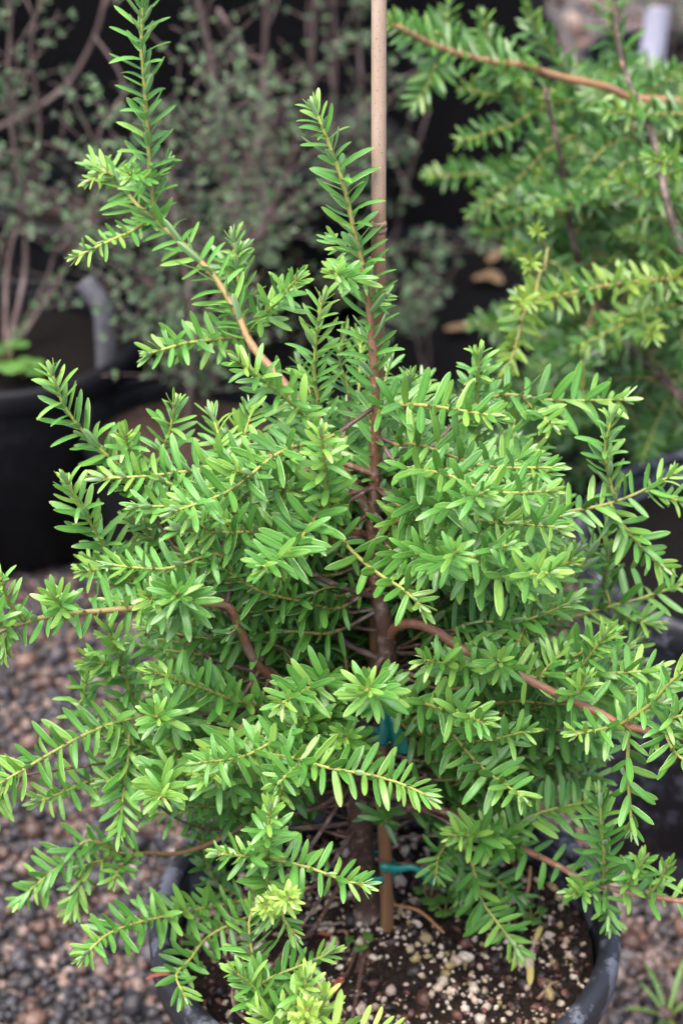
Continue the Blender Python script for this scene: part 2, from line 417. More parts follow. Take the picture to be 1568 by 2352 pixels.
def ico(sub):
    import bmesh
    bm = bmesh.new(); bmesh.ops.create_icosphere(bm, subdivisions=sub, radius=1); bm.verts.ensure_lookup_table()
    V = np.array([v.co[:] for v in bm.verts], np.float32); F = np.array([[v.index for v in fc.verts] for fc in bm.faces], np.int32); bm.free()
    return V, F
ICO1, ICO2 = ico(1), ico(2)
def stones(name, pos, size, tint, base, material, flat=(0.55, 0.95), jag=0.16, parent=None, smooth_sh=True):
    tv, tf = base; n = len(pos); v = len(tv)
    shapes = [tv * (1 + rng.uniform(-jag, jag, (v, 1))) for _ in range(10)]
    which = rng.integers(0, 10, n); pts = np.stack([shapes[k] for k in which])
    sc3 = np.stack([size * rng.uniform(.75, 1.25, n), size * rng.uniform(.7, 1.1, n), size * rng.uniform(flat[0], flat[1], n)], -1)
    pts = pts * sc3[:, None, :]
    q = rng.normal(size=(n, 4)); q /= np.linalg.norm(q, axis=1, keepdims=True); a, b, c, d = q.T
    Rm = np.stack([np.stack([1 - 2 * (c * c + d * d), 2 * (b * c - a * d), 2 * (b * d + a * c)], -1), np.stack([2 * (b * c + a * d), 1 - 2 * (b * b + d * d), 2 * (c * d - a * b)], -1), np.stack([2 * (b * d - a * c), 2 * (c * d + a * b), 1 - 2 * (b * b + c * c)], -1)], 1)
    pts = np.einsum('nij,nvj->nvi', Rm, pts) + pos[:, None, :]
    F = (tf[None] + (np.arange(n) * v)[:, None, None]).reshape(-1, 3)
    me = mesh_tris(name, pts.reshape(-1, 3), F, material, smooth_sh, {'tint': ('FLOAT_COLOR', np.repeat(np.c_[tint, np.ones(n)], v, 0))})
    return link(name, me, parent)
PAL_L = np.array([(.030, .030, .038), (.055, .055, .068), (.085, .082, .098), (.12, .115, .13), (.05, .045, .05), (.17, .095, .065), (.25, .155, .11), (.33, .25, .20), (.10, .045, .042)])
PRB_L = np.array([.17, .17, .14, .07, .12, .11, .11, .06, .05])
PAL_R = np.array([(.10, .09, .095), (.16, .14, .145), (.24, .19, .18), (.33, .25, .22), (.22, .12, .085), (.40, .32, .27), (.05, .045, .05), (.15, .075, .055)])
PRB_R = np.array([.16, .18, .18, .12, .10, .08, .12, .06])
def gravel(name, x0, x1, y0, y1, d, base, size, jag):
    xs = np.arange(x0, x1, d); ys = np.arange(y0, y1, d); X, Y = np.meshgrid(xs, ys)
    pos = np.stack([X.ravel(), Y.ravel(), np.zeros(X.size)], -1); pos[:, :2] += rng.uniform(-d * .55, d * .55, (len(pos), 2))
    pos = pos[np.hypot(pos[:, 0], pos[:, 1]) > 0.11]
    n = len(pos); sz = size * rng.lognormal(0, .36, n); pos[:, 2] = sz * rng.uniform(.1, .85, n)
    tl = PAL_L[rng.choice(len(PAL_L), n, p=PRB_L / PRB_L.sum())]; tr = PAL_R[rng.choice(len(PAL_R), n, p=PRB_R / PRB_R.sum())]
    right = (pos[:, 0] + rng.normal(0, .06, n)) > 0.13
    tint = np.where(right[:, None], tr * np.array([.50, .47, .46]), tl * np.array([.38, .36, .38])) * rng.uniform(.7, 1.25, (n, 1)); sz = np.where(right, sz * 1.25, sz)
    o = stones(name, pos, sz, tint, base, M_STONE, jag=jag, smooth_sh=False); tag(o, kind='stuff'); return o
o = gravel('gravel', -0.62, 0.62, -0.45, 0.85, 0.0092, ICO1, 0.0051, .3)
tag(o, 'loose dark grey and rust coloured gravel round the pots', 'gravel')
o = gravel('gravel', 0.37, 1.1, 0.85, 3.2, 0.0165, ICO1, 0.0085, .2)
tag(o, 'paler pinkish gravel beyond the weed mat', 'gravel')

# ================================================================== POTS
def make_pot(x, y, rad, h, material, label, group=None, lip=0.008, seg=96, soil=0.035, soilmat=None, wob=0.004, taper=0.80):
    root = empty('nursery_pot', (x, y, 0.0)); tag(root, label, 'pot', group)
    rb = rad * taper; ro = rad - lip * 0.55; z0 = 0.012
    wall = [(0.001, z0 + .004), (rb - .004, z0 + .004), (ro - .007, h - .02), (ro - .007, h - .004), (ro - .003, h - .004), (ro - .003, h - .028), (rb, z0), (0.001, z0)]
    link('wall', lathe('wall', wall, material, seg, (x, y, 0), wob), root)
    rim = [(ro - .008, h - .006), (ro - .0075, h - .001), (ro - .005, h + .002), (ro, h + .0028), (rad - .002, h + .001), (rad, h - .003), (rad - .0005, h - .022), (rad - .003, h - .025), (ro - .0035, h - .024), (ro - .0032, h - .006)]
    link('rim', lathe('rim', rim, material, seg, (x, y, 0), wob, True), root)
    if soilmat:
        zz = h - soil; rs = (rb + (ro - .007 - rb) * (zz / h)) - .001
        s = link('soil', lathe('soil', [(0.0005, zz + .006), (rs * .5, zz + .003), (rs * .85, zz - .002), (rs, zz)], soilmat, 40, (x, y, 0)), root)
        tag(s, kind=None)
    return root
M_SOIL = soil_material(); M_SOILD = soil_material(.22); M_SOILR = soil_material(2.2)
PH = 0.28
pot = make_pot(0, 0, 0.155, PH, M_POT, 'large scuffed black plastic pot holding the staked conifer', lip=0.011, wob=0.003)
# potting soil with perlite
ZS = PH - 0.034; RS = 0.1385
def soil_z(x, y): return ZS + 0.004 * math.sin(x * 45 + 1) * math.cos(y * 38) + 0.003 * math.sin(x * 90 + y * 70) + 0.010 * max(0, 1 - math.hypot(x, y - .02) / .06)
V = [(0, 0, soil_z(0, 0))]; F = []; NR, NA = 34, 110
for i in range(1, NR + 1):
    for j in range(NA):
        a = 2 * math.pi * j / NA; r = RS * i / NR; x, y = r * math.cos(a), r * math.sin(a)
        V.append((x, y, soil_z(x, y) + random.uniform(-.0014, .0014)))
for j in range(NA): F.append((0, 1 + j, 1 + (j + 1) % NA))
for i in range(NR - 1):
    for j in range(NA):
        a = 1 + i * NA + j; b = 1 + i * NA + (j + 1) % NA; F += [(a, a + NA, b + NA), (a, b + NA, b)]
soil = link('potting_soil', mesh_tris('potting_soil', V, F, M_SOIL)); tag(soil, 'dark potting soil flecked with white perlite inside the big pot', 'soil')
def on_soil(n, rmax=RS - .002):
    a = rng.uniform(0, 2 * math.pi, n); r = rmax * np.sqrt(rng.uniform(0, 1, n)); x = r * np.cos(a); y = r * np.sin(a)
    return np.stack([x, y, [soil_z(p, q) for p, q in zip(x, y)]], -1)
n = 3000; pos = on_soil(n)
clump = np.sin(pos[:, 0] * 60 + 2) * np.sin(pos[:, 1] * 55) + rng.normal(0, .7, n); pos = pos[clump > -.15]; n = len(pos)
sz = 0.0016 * rng.lognormal(0, .5, n); sz = np.minimum(sz, .0050)
PERL = np.array([(.50, .42, .33), (.58, .51, .43), (.38, .30, .20), (.30, .24, .11), (.46, .36, .29)])
tint = PERL[rng.choice(5, n, p=[.32, .22, .2, .12, .14])] * rng.uniform(.7, 1.05, (n, 1)); pos[:, 2] += sz * .45
tag(stones('perlite', pos, sz, tint, ICO1, M_PERL, jag=.3, parent=soil, smooth_sh=False), kind='stuff')
n = 1300; pos = on_soil(n); sz = .0022 * rng.lognormal(0, .5, n); sz = np.minimum(sz, .006)
BK = np.array([(.018, .012, .010), (.035, .020, .015), (.07, .032, .022), (.012, .010, .010), (.10, .04, .03)])
tint = BK[rng.choice(5, n)]; pos[:, 2] += sz * .2
tag(stones('bark_chips', pos, sz, tint, ICO1, M_STONE, flat=(.25, .6), jag=.35, parent=soil, smooth_sh=False), kind='stuff')

# background pots
pots_bg = [
    (PZ(20, 735, .235).x, .97, .145, .235, 'black pot with a grey tag and green weeds on its soil'),
    (PZ(430, 950, .20).x, .85, .110, .20, 'smaller black pot with reddish soil beside the tagged pot'),
    (.332, .46, .165, .29, 'black pot of the bushy conifer right beside the staked one'),
    (-.70, 1.42, .14, .24, 'black pot in shade behind the tagged pot'),
    (-.32, 1.36, .13, .24, 'black pot in shade behind the reddish soil pot'),
    (-.08, 1.55, .13, .24, 'black pot in shade behind the bamboo stake'),
    (.44, 1.86, .13, .24, 'black pot with a white tag standing on pale gravel'),
]
for i, (x, y, r, h, lb) in enumerate(pots_bg):
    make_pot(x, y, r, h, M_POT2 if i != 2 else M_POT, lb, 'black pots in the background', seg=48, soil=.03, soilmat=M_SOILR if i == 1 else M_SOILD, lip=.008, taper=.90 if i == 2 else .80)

# added black cloth screen behind the shrub row, put in to darken the gaps
def backdrop():
    root = empty('added_backdrop', (-1.0, 1.76, .012)); tag(root, 'added black cloth screen hanging behind the fine leaved shrubs', 'backdrop')
    m, nd, lk, bs = mat('backdrop_black'); n = noise(nd, lk, 260, 2, geo_pos(nd))
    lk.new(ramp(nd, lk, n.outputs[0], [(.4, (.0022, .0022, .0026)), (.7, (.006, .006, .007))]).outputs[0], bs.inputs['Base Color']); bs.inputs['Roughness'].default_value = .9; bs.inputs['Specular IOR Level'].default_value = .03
    V = []; F = []; nx, nz = 90, 14
    for side in (0, 1):
        for k in range(nz):
            for q in range(nx):
                x = -2.2 + 2.42 * q / (nx - 1); z = .02 + 1.48 * k / (nz - 1); y = 1.76 + .014 * math.sin(x * 9 + z * 1.3) + .008 * math.sin(x * 23 - z * 4) + .0015 * side
                V.append((x, y, z))
    for side in (0, 1):
        for k in range(nz - 1):
            for q in range(nx - 1):
                a = side * nx * nz + k * nx + q; F += [(a, a + 1, a + nx + 1), (a, a + nx + 1, a + nx)]
    link('sheet', mesh_tris('sheet', V, F, m), root)
    for x in (-2.2, -1.0, .20):
        path = [Vector((x, 1.80, .0)), Vector((x, 1.80, .8)), Vector((x, 1.80, 1.56))]; V, F = tube_arrays(path, [.02] * 3, 10); link('backdrop_post', mesh_tris('backdrop_post', V, F, M_POT2), root)
backdrop()
# ================================================================== MAIN CONIFER (traced branch by branch)
class Branch: pass
BR = []
def T(xy, Y0, Y1, r0=1.5, r1=.75, a0=.18, a1=.0, lf=0.0, tone=.5, c=1, size=.018, sp=.0018, flat=.55, bare=False, ym=None):
    n = len(xy) // 2; pts = []
    for i in range(n):
        f = i / max(1, n - 1)
        Y = Y0 + (Y1 - Y0) * f if ym is None else (Y0 * (1 - f) ** 2 + 2 * f * (1 - f) * ym + Y1 * f * f)
        pts.append(P(xy[2 * i], xy[2 * i + 1], Y))
    b = Branch(); b.pts = pts; b.r0, b.r1, b.a0, b.a1, b.lf, b.tone, b.c, b.size, b.sp, b.flat, b.bare = r0, r1, a0, a1, lf, tone, c, size, sp, flat, bare
    b.first = 0; BR.append(b); return b
# stem : Y varies a little
stem_px = [(852, 2118, .03), (838, 2010, .03), (826, 1900, .028), (828, 1790, .025), (850, 1690, .02), (878, 1600, .012), (888, 1530, .006), (884, 1450, .0), (868, 1370, .0), (852, 1270, .0), (857, 1160, .0), (862, 1060, .0), (863, 950, .0), (857, 830, .004), (848, 720, .01), (838, 640, .014), (815, 540, .02), (790, 430, .025), (755, 330, .03), (724, 252, .034)]
STEM = [P(*p) for p in stem_px]
stem_r = [9.5, 8.8, 8.2, 7.6, 7.0, 6.6, 6.2, 5.4, 4.6, 3.9, 3.2, 2.9, 2.6, 2.3, 1.9, 1.7, 1.5, 1.3, 1.1, .8]
stem_a = [.95, .95, .95, .93, .92, .9, .86, .82, .76, .7, .66, .64, .6, .56, .5, .4, .22, .15, .08, .0]
D = .0
# -- leader side shoots
T([838, 650, 800, 640, 765, 625], .012, -.03, 1.0, .8, size=.014, c=0)
T([828, 600, 800, 575, 765, 548], .016, .045, 1.0, .7, size=.015, c=0)
T([846, 700, 868, 690, 884, 680], .01, .03, .9, .7, size=.014, c=0)
# -- long upper left branch and its shoots
B2 = T([853, 1190, 760, 1040, 660, 890, 580, 795, 545, 720, 495, 640, 440, 580, 385, 530, 350, 500, 310, 465, 265, 410, 215, 380], .0, .16, 3.4, 1.0, .62, .12, lf=.45, c=0, sp=.0021, size=.019, ym=.12)
T([350, 492, 345, 400, 340, 300, 332, 200, 325, 100, 330, 0, 336, -70], .128, .15, 1.5, .8, .22, .02, tone=.48, c=0, sp=.0019, size=.018)
T([345, 512, 300, 532, 255, 552, 175, 590], .13, .10, 1.2, .8, .15, 0, tone=.62, c=0, size=.013)
T([572, 775, 490, 780, 420, 790, 345, 812], .098, .07, 1.4, .8, .25, 0, c=0, size=.018, flat=.35)
T([566, 768, 552, 690, 545, 620, 537, 550], .10, .12, 1.4, .8, c=0)
T([588, 758, 630, 700, 682, 640], .098, .07, 1.3, .8, c=0)
T([495, 640, 520, 610, 550, 575], .115, .14, 1.2, .8, c=0)
T([268, 412, 250, 395, 205, 415], .155, .15, 1.0, .8, tone=.6, c=0, size=.014)
T([290, 440, 270, 400, 230, 372], .15, .19, 1.0, .8, tone=.58, c=0, size=.015)
T([345, 420, 320, 408, 300, 400], .13, .10, .9, .7, c=0, size=.014); T([345, 430, 365, 400, 385, 375], .13, .14, .9, .7, c=0, size=.014)
# -- crown top
T([720, 985, 690, 945, 620, 885, 548, 830], -.005, -.045, 1.5, .8, tone=.5)
T([735, 950, 722, 860, 728, 760, 740, 690], .035, .045, 1.4, .8, tone=.55)
T([800, 900, 780, 830, 790, 770], .05, .06, 1.2, .8)
T([762, 1175, 752, 1130, 745, 1060, 738, 1000], -.035, -.065, 1.3, .8, tone=.58)
T([863, 945, 900, 933, 960, 930, 1040, 940, 1130, 955], .0, -.045, 1.5, .8, .3, .02, c=0, size=.0195, flat=.3)
T([1088, 1080, 1095, 960, 1098, 880, 1100, 815], .07, .06, 1.4, .8, .12, 0, tone=.52)
T([960, 1010, 930, 930, 945, 870], .06, .06, 1.2, .8)
T([1060, 960, 1144, 908, 1250, 918, 1330, 920, 1432, 918], .07, .10, 1.7, .8, .35, .02, sp=.0027, size=.02, flat=.2)
T([1190, 925, 1235, 950, 1270, 978], .085, .05, 1.0, .7, c=0)
T([1000, 1100, 960, 1050, 935, 985], .05, .04, 1.2, .8)
# -- right mid
T([840, 1213, 900, 1200, 980, 1188, 1060, 1190, 1165, 1203], .0, -.075, 1.9, .8, .5, .02, c=0, lf=.12, size=.019, flat=.3, tone=.52)
B12 = T([856, 1230, 980, 1215, 1100, 1205, 1200, 1196, 1300, 1176, 1400, 1156, 1490, 1120, 1545, 1088], .004, .06, 2.0, .8, .6, .05, lf=.4, c=0, sp=.0026)
T([1404, 1152, 1398, 1100, 1388, 1030, 1404, 958], .048, .05, 1.3, .8, c=0)
T([1400, 1158, 1430, 1206, 1484, 1271, 1522, 1304], .048, .03, 1.3, .8, c=0, flat=.4, size=.019)
T([1470, 1130, 1520, 1140, 1560, 1150], .055, .05, 1.1, .8, c=0)
B29 = T([860, 1330, 920, 1315, 984, 1296, 1069, 1251, 1109, 1271, 1154, 1301, 1194, 1331, 1219, 1356, 1224, 1411], .0, .0, 2.2, .9, .7, .15, lf=.45, c=0)
T([1219, 1352, 1259, 1316, 1312, 1288], .0, -.02, 1.1, .8, c=0)
T([1224, 1405, 1260, 1400, 1300, 1385], .0, .02, 1.1, .8, c=0); T([1222, 1410, 1205, 1440, 1190, 1475], .0, -.02, 1.1, .8, c=0)
T([1090, 1500, 1250, 1440, 1384, 1396, 1449, 1381, 1509, 1361, 1575, 1339], .05, .08, 2.0, .8, .4, .05, lf=.45, size=.022, sp=.003, flat=.4)
T([1386, 1396, 1389, 1341, 1396, 1272], .07, .07, 1.1, .8, c=0, size=.02); T([1386, 1398, 1434, 1421, 1496, 1432], .07, .05, 1.1, .8, c=0, size=.02)
# -- front centre
T([826, 1225, 784, 1222, 700, 1218, 620, 1221, 520, 1223, 412, 1217], -.005, -.055, 1.9, .9, .5, .08, lf=.06, size=.0185, flat=.35)
T([640, 1224, 643, 1290, 645, 1345], -.03, -.03, .9, .7, c=0, size=.014); T([646, 1220, 650, 1170, 655, 1112], -.03, -.045, .9, .7, c=0, size=.014)
T([470, 1220, 440, 1190, 405, 1178], -.045, -.06, .9, .7, c=0, size=.016)
T([784, 1236, 824, 1281, 874, 1321, 929, 1356, 966, 1392], -.035, -.085, 1.5, .9, .25, .02, size=.0205, flat=.3, tone=.52, sp=.0027)
T([856, 1376, 784, 1349, 700, 1308, 640, 1290], .0, -.04, 2.2, 1.2, .9, .8, c=0, bare=True)
T([784, 1350, 750, 1350, 720, 1362], -.015, -.03, .8, .6, .3, .2, c=0, size=.019, sp=.008, tone=.12)
T([870, 1520, 800, 1480, 760, 1430, 722, 1370], .006, .03, 2.4, 1.4, .9, .8, c=0, bare=True)
# -- left mid
T([840, 1080, 700, 1040, 600, 1052, 530, 1065, 460, 1078, 350, 1092, 240, 1099], .003, -.01, 2.0, .8, .65, .03, lf=.3, c=0, size=.0195, flat=.3)
T([378, 1060, 392, 985, 402, 930], .03, .03, 1.2, .8, size=.019); T([515, 1055, 505, 1010, 488, 955], .01, .03, 1.2, .8, c=0); T([545, 1060, 560, 1000, 580, 940], .02, .05, 1.2, .8)
T([540, 1064, 525, 1090, 505, 1105], -.005, -.03, 1.0, .8, c=0)
T([300, 1100, 240, 1040, 182, 980, 142, 920, 120, 858], .02, .025, 1.6, .8, .15, 0, size=.0195, tone=.5)
T([330, 1090, 300, 1040, 288, 1000], .015, .0, 1.1, .8, tone=.56)
T([340, 1370, 318, 1340, 265, 1290, 225, 1230, 190, 1170, 155, 1108], .01, -.01, 1.8, .8, .3, 0, size=.0195)
T([265, 1292, 240, 1305, 195, 1312], -.0, -.02, 1.0, .8, c=0, tone=.55); T([265, 1290, 235, 1300, 205, 1290], .0, .02, 1.0, .8, c=0)
T([480, 1330, 420, 1260, 350, 1180, 300, 1120], .02, .01, 1.6, .8, .3, 0, lf=.2)
T([560, 1300, 500, 1240, 470, 1160], .03, .02, 1.4, .8, lf=.1)
# -- long left branch with the dark elbow
B17 = T([880, 1580, 760, 1575, 680, 1570, 620, 1552, 580, 1510, 550, 1440, 520, 1390, 440, 1390, 320, 1396, 200, 1406, 110, 1416, 60, 1430, 0, 1452, -60, 1480], .012, -.075, 3.6, 1.1, .86, .1, lf=.60, c=0, ym=-.07, sp=.0028)
T([521, 1391, 492, 1375, 466, 1357], -.052, -.045, 1.4, 1.0, .8, .7, c=0, bare=True)
T([556, 1445, 545, 1440, 530, 1455], -.05, -.06, .8, .5, .5, .3, c=0, sp=.006, tone=.1, size=.016)
T([440, 1390, 420, 1380, 404, 1363], -.058, -.10, 1.2, .9, .2, 0, c=0, size=.021, sp=.0015, tone=.42)
T([425, 1391, 380, 1385, 345, 1372], -.058, -.085, 1.0, .8, .2, 0, c=0)
T([150, 1412, 140, 1390, 125, 1368], -.07, -.09, 1.0, .8, c=0); T([60, 1430, 20, 1382, 2, 1330], -.07, -.08, 1.1, .8, c=0, size=.016)
T([40, 1438, 15, 1465, 8, 1500], -.07, -.08, 1.0, .8, c=0, size=.015); T([30, 1438, 0, 1430, -30, 1415], -.07, -.1, 1.0, .8, c=0)
# -- lower left
T([660, 1628, 590, 1620, 530, 1605, 450, 1575, 357, 1545], -.03, -.085, 1.5, .8, .3, .02, size=.019)
T([330, 1680, 310, 1622, 285, 1542, 265, 1490, 250, 1448], -.02, -.04, 1.4, .8, .2, 0, size=.018)
T([285, 1545, 250, 1525, 207, 1522], -.03, -.04, .9, .7, c=0); T([205, 1650, 195, 1600, 200, 1560, 208, 1528], -.02, -.03, 1.0, .7, size=.016)
T([400, 1640, 310, 1650, 240, 1668, 170, 1700, 100, 1740, 40, 1776, -10, 1806], -.04, -.09, 1.6, .8, .25, .02, lf=.15, size=.019, flat=.35)
T([420, 1660, 390, 1650, 360, 1646], -.05, -.11, 1.0, .8, size=.019)
T([760, 1550, 740, 1565, 690, 1590, 645, 1617], -.04, -.10, 1.3, .8, .2, 0, size=.0185)
T([500, 1640, 450, 1700, 400, 1720], -.03, -.07, 1.2, .8); T([560, 1660, 520, 1720, 470, 1772], -.06, -.11, 1.2, .8, tone=.66, size=.020)
T([420, 1730, 380, 1790, 370, 1832], -.06, -.13, 1.2, .8, size=.019, tone=.52)
T([330, 1770, 215, 1792, 150, 1818, 92, 1840], -.04, -.08, 1.3, .8, .2, 0, size=.019)
T([310, 1660, 295, 1740, 282, 1840, 277, 1912], -.05, -.085, 1.3, .8, .2, 0, size=.019, flat=.2)
T([60, 1780, 20, 1800, 0, 1835, -10, 1880], -.07, -.08, 1.1, .8)
T([600, 1880, 500, 1929, 450, 1949, 400, 1961, 340, 1959, 300, 1964, 240, 1975, 185, 1990], .0, -.05, 2.2, .9, .85, .2, lf=.66, size=.018)
T([300, 1964, 205, 1930, 150, 1979, 100, 2019, 50, 2062], -.04, -.05, 1.2, .8, .3, 0, lf=.12, c=0)
T([200, 1985, 182, 2040, 168, 2090], -.05, -.05, 1.0, .7, c=0); T([330, 1962, 280, 1990, 262, 2020], -.035, -.06, 1.0, .7, .5, .1, c=0, lf=.3)
T([700, 2040, 535, 2074, 450, 2089, 380, 2104, 300, 2124, 240, 2151, 193, 2197], -.03, -.12, 1.5, .8, .3, .02, lf=.25, size=.0185, flat=.4)
T([560, 2110, 480, 2150, 435, 2205, 405, 2240, 425, 2290], -.06, -.11, 1.3, .8, .2, 0, size=.017, tone=.4)
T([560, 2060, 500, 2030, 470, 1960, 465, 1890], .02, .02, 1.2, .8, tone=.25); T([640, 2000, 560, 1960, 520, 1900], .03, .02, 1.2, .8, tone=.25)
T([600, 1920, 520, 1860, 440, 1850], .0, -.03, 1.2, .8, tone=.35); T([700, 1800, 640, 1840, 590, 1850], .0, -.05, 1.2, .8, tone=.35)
# -- lower centre
T([850, 1640, 890, 1600], -.02, -.03, 1.0, .9, c=1, bare=True)
T([870, 1600, 860, 1590, 843, 1584], -.04, -.125, 1.2, .9, c=1, size=.020, sp=.0018, tone=.52)
T([880, 1590, 949, 1608, 1009, 1626, 1064, 1643, 1106, 1657], -.05, -.105, 1.5, .8, .25, .02, size=.0195, flat=.3)
T([510, 1742, 580, 1732, 640, 1735, 690, 1745, 760, 1765, 850, 1780, 920, 1800, 978, 1826], -.10, -.125, 1.4, .8, .15, .02, size=.018, flat=.3, tone=.55)
T([870, 1580, 770, 1640, 720, 1690, 690, 1745], .01, -.09, 2.4, 1.3, .8, .6, c=0, bare=True)
T([690, 1745, 660, 1790, 640, 1830], -.09, -.12, 1.1, .8, c=0); T([760, 1700, 720, 1660, 690, 1650], -.05, -.09, 1.1, .8); T([820, 1720, 800, 1700, 790, 1690], -.04, -.09, 1.1, .8)
T([622, 2045, 615, 1980, 615, 1924, 620, 1857], -.14, -.165, 1.5, .9, .05, 0, size=.0165, tone=.5)
T([612, 1972, 560, 1966, 503, 1962], -.150, -.165, 1.0, .8, c=0, size=.0165, flat=.2); T([618, 1972, 700, 1990, 784, 2020, 832, 2032], -.150, -.165, 1.1, .8, c=0, size=.0175, flat=.2)
T([620, 2040, 640, 2090, 675, 2146], -.145, -.165, 1.2, .9, .2, 0, c=0, size=.015)
T([636, 2080, 650, 2070, 664, 2062], -.15, -.20, .9, .8, .4, .2, c=0, size=.0105, sp=.0009, tone=.95); T([634, 2082, 620, 2085, 612, 2080], -.15, -.18, .9, .8, .4, .2, c=0, size=.0105, sp=.0011, tone=.92)
T([600, 2262, 625, 2244, 700, 2214, 762, 2187], -.16, -.155, 1.2, .8, .05, 0, size=.016, flat=.3)
T([640, 2360, 620, 2319, 580, 2264, 540, 2234], -.165, -.175, 1.4, .8, .35, .05, size=.018); T([640, 2360, 600, 2260, 580, 2190, 572, 2120, 585, 2080], -.165, -.12, 1.7, .9, .6, .1, size=.019, lf=.1)
T([690, 2440, 640, 2360, 600, 2330], -.19, -.19, 1.6, .9, .4, .1); T([600, 2440, 640, 2350, 690, 2290, 705, 2250], -.19, -.20, 1.2, .8, tone=.62)
T([640, 2370, 740, 2366, 830, 2362, 900, 2370], -.215, -.21, 1.5, .9, .2, .1, tone=.85, size=.020, sp=.0026, flat=.15); T([690, 2370, 700, 2340, 705, 2318], -.215, -.23, 1.0, .8, tone=.95, c=0, size=.014, sp=.0014)
T([690, 2440, 730, 2380, 735, 2330, 745, 2290], -.20, -.205, 1.2, .8, tone=.8, size=.019)
# -- big right branch
B27 = T([886, 1475, 910, 1440, 950, 1432, 1000, 1450, 1060, 1490, 1130, 1525, 1190, 1550, 1250, 1580, 1320, 1612, 1380, 1640, 1430, 1665, 1500, 1681, 1570, 1696, 1640, 1720], .0, -.11, 3.2, 2.0, .58, .52, lf=.25, c=0, sp=.010, size=.018, ym=-.05)
B27.bare2 = True
T([1150, 1533, 1104, 1531, 1034, 1526, 974, 1516], -.045, -.085, 1.2, .8, .15, 0, c=0, size=.0175, flat=.3)
T([1160, 1535, 1150, 1528, 1144, 1519], -.045, -.09, 1.0, .8, c=0, size=.018, sp=.002)
T([1429, 1668, 1374, 1676, 1322, 1687], -.085, -.11, 1.0, .8, c=0, size=.0165, sp=.003); T([1439, 1670, 1440, 1764, 1444, 1830, 1450, 1907], -.088, -.10, 1.3, .9, c=0, size=.018, sp=.0032)
T([1435, 1664, 1494, 1616, 1534, 1571, 1572, 1540], -.088, -.10, 1.3, .8, c=0, size=.019, sp=.003); T([1200, 1556, 1324, 1546, 1409, 1546, 1500, 1540], -.05, -.03, 1.4, .8, c=0, size=.020, flat=.35)
T([1330, 1548, 1364, 1491, 1388, 1458], -.045, -.05, 1.0, .8, c=0); T([1210, 1560, 1260, 1530, 1290, 1490], -.055, -.03, 1.1, .8, c=0)
T([1290, 1596, 1330, 1590, 1345, 1560], -.07, -.08, 1.0, .8, c=0); T([1500, 1680, 1540, 1650, 1590, 1640], -.10, -.11, 1.1, .8, c=0)
T([1500, 1682, 1550, 1730, 1600, 1760], -.10, -.12, 1.1, .8, c=0, size=.02)
T([1060, 1490, 1120, 1470, 1200, 1440], -.03, .0, 1.2, .8, c=0)
# -- lower right branch
T([850, 1760, 940, 1850, 1010, 1860, 1110, 1905, 1164, 1934, 1219, 1959, 1284, 1991, 1334, 2019, 1384, 2036, 1459, 2054, 1580, 2072], .022, -.07, 3.0, 1.6, .7, .5, lf=.42, c=0, sp=.0042, size=.018)
T([1164, 1932, 1120, 1922, 1084, 1919, 1040, 1919], -.035, -.075, 1.2, .8, c=0, size=.0185); T([1130, 1912, 1179, 1904, 1234, 1869, 1309, 1849, 1378, 1838], -.03, -.01, 1.3, .8, c=0, size=.019)
T([1384, 2035, 1394, 2074, 1400, 2128], -.055, -.055, 1.0, .7, c=0, size=.016); T([1384, 2036, 1386, 1970, 1380, 1900, 1376, 1830], -.055, -.05, 1.2, .8, c=0, size=.019, tone=.42)
T([1350, 2024, 1335, 2040, 1318, 2052], -.05, -.075, .9, .7, c=0, size=.015); T([1430, 2048, 1455, 2010, 1478, 1975], -.058, -.07, 1.0, .7, c=0, size=.016); T([1480, 2058, 1510, 2030, 1530, 1990], -.06, -.07, 1.0, .7, c=0, size=.016)
T([1040, 1900, 1085, 1990, 1104, 2064, 1134, 2109, 1164, 2149, 1186, 2183], -.01, -.055, 1.3, .8, .3, 0, lf=.3, size=.0195, flat=.7, tone=.48)
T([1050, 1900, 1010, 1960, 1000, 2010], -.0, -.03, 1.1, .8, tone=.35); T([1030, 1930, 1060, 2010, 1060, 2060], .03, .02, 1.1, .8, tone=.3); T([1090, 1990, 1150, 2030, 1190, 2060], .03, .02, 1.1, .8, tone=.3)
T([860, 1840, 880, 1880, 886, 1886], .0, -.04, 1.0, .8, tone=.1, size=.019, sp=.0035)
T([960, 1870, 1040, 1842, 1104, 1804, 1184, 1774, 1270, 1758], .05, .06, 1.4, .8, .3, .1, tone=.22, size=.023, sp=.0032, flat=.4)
T([930, 1700, 1010, 1720, 1090, 1760], .04, .04, 1.2, .8, tone=.2); T([950, 1640, 1050, 1690, 1160, 1720], .05, .06, 1.3, .8, tone=.22, size=.02); T([1000, 1600, 1120, 1640, 1220, 1680], .05, .06, 1.3, .8, tone=.25, size=.02)

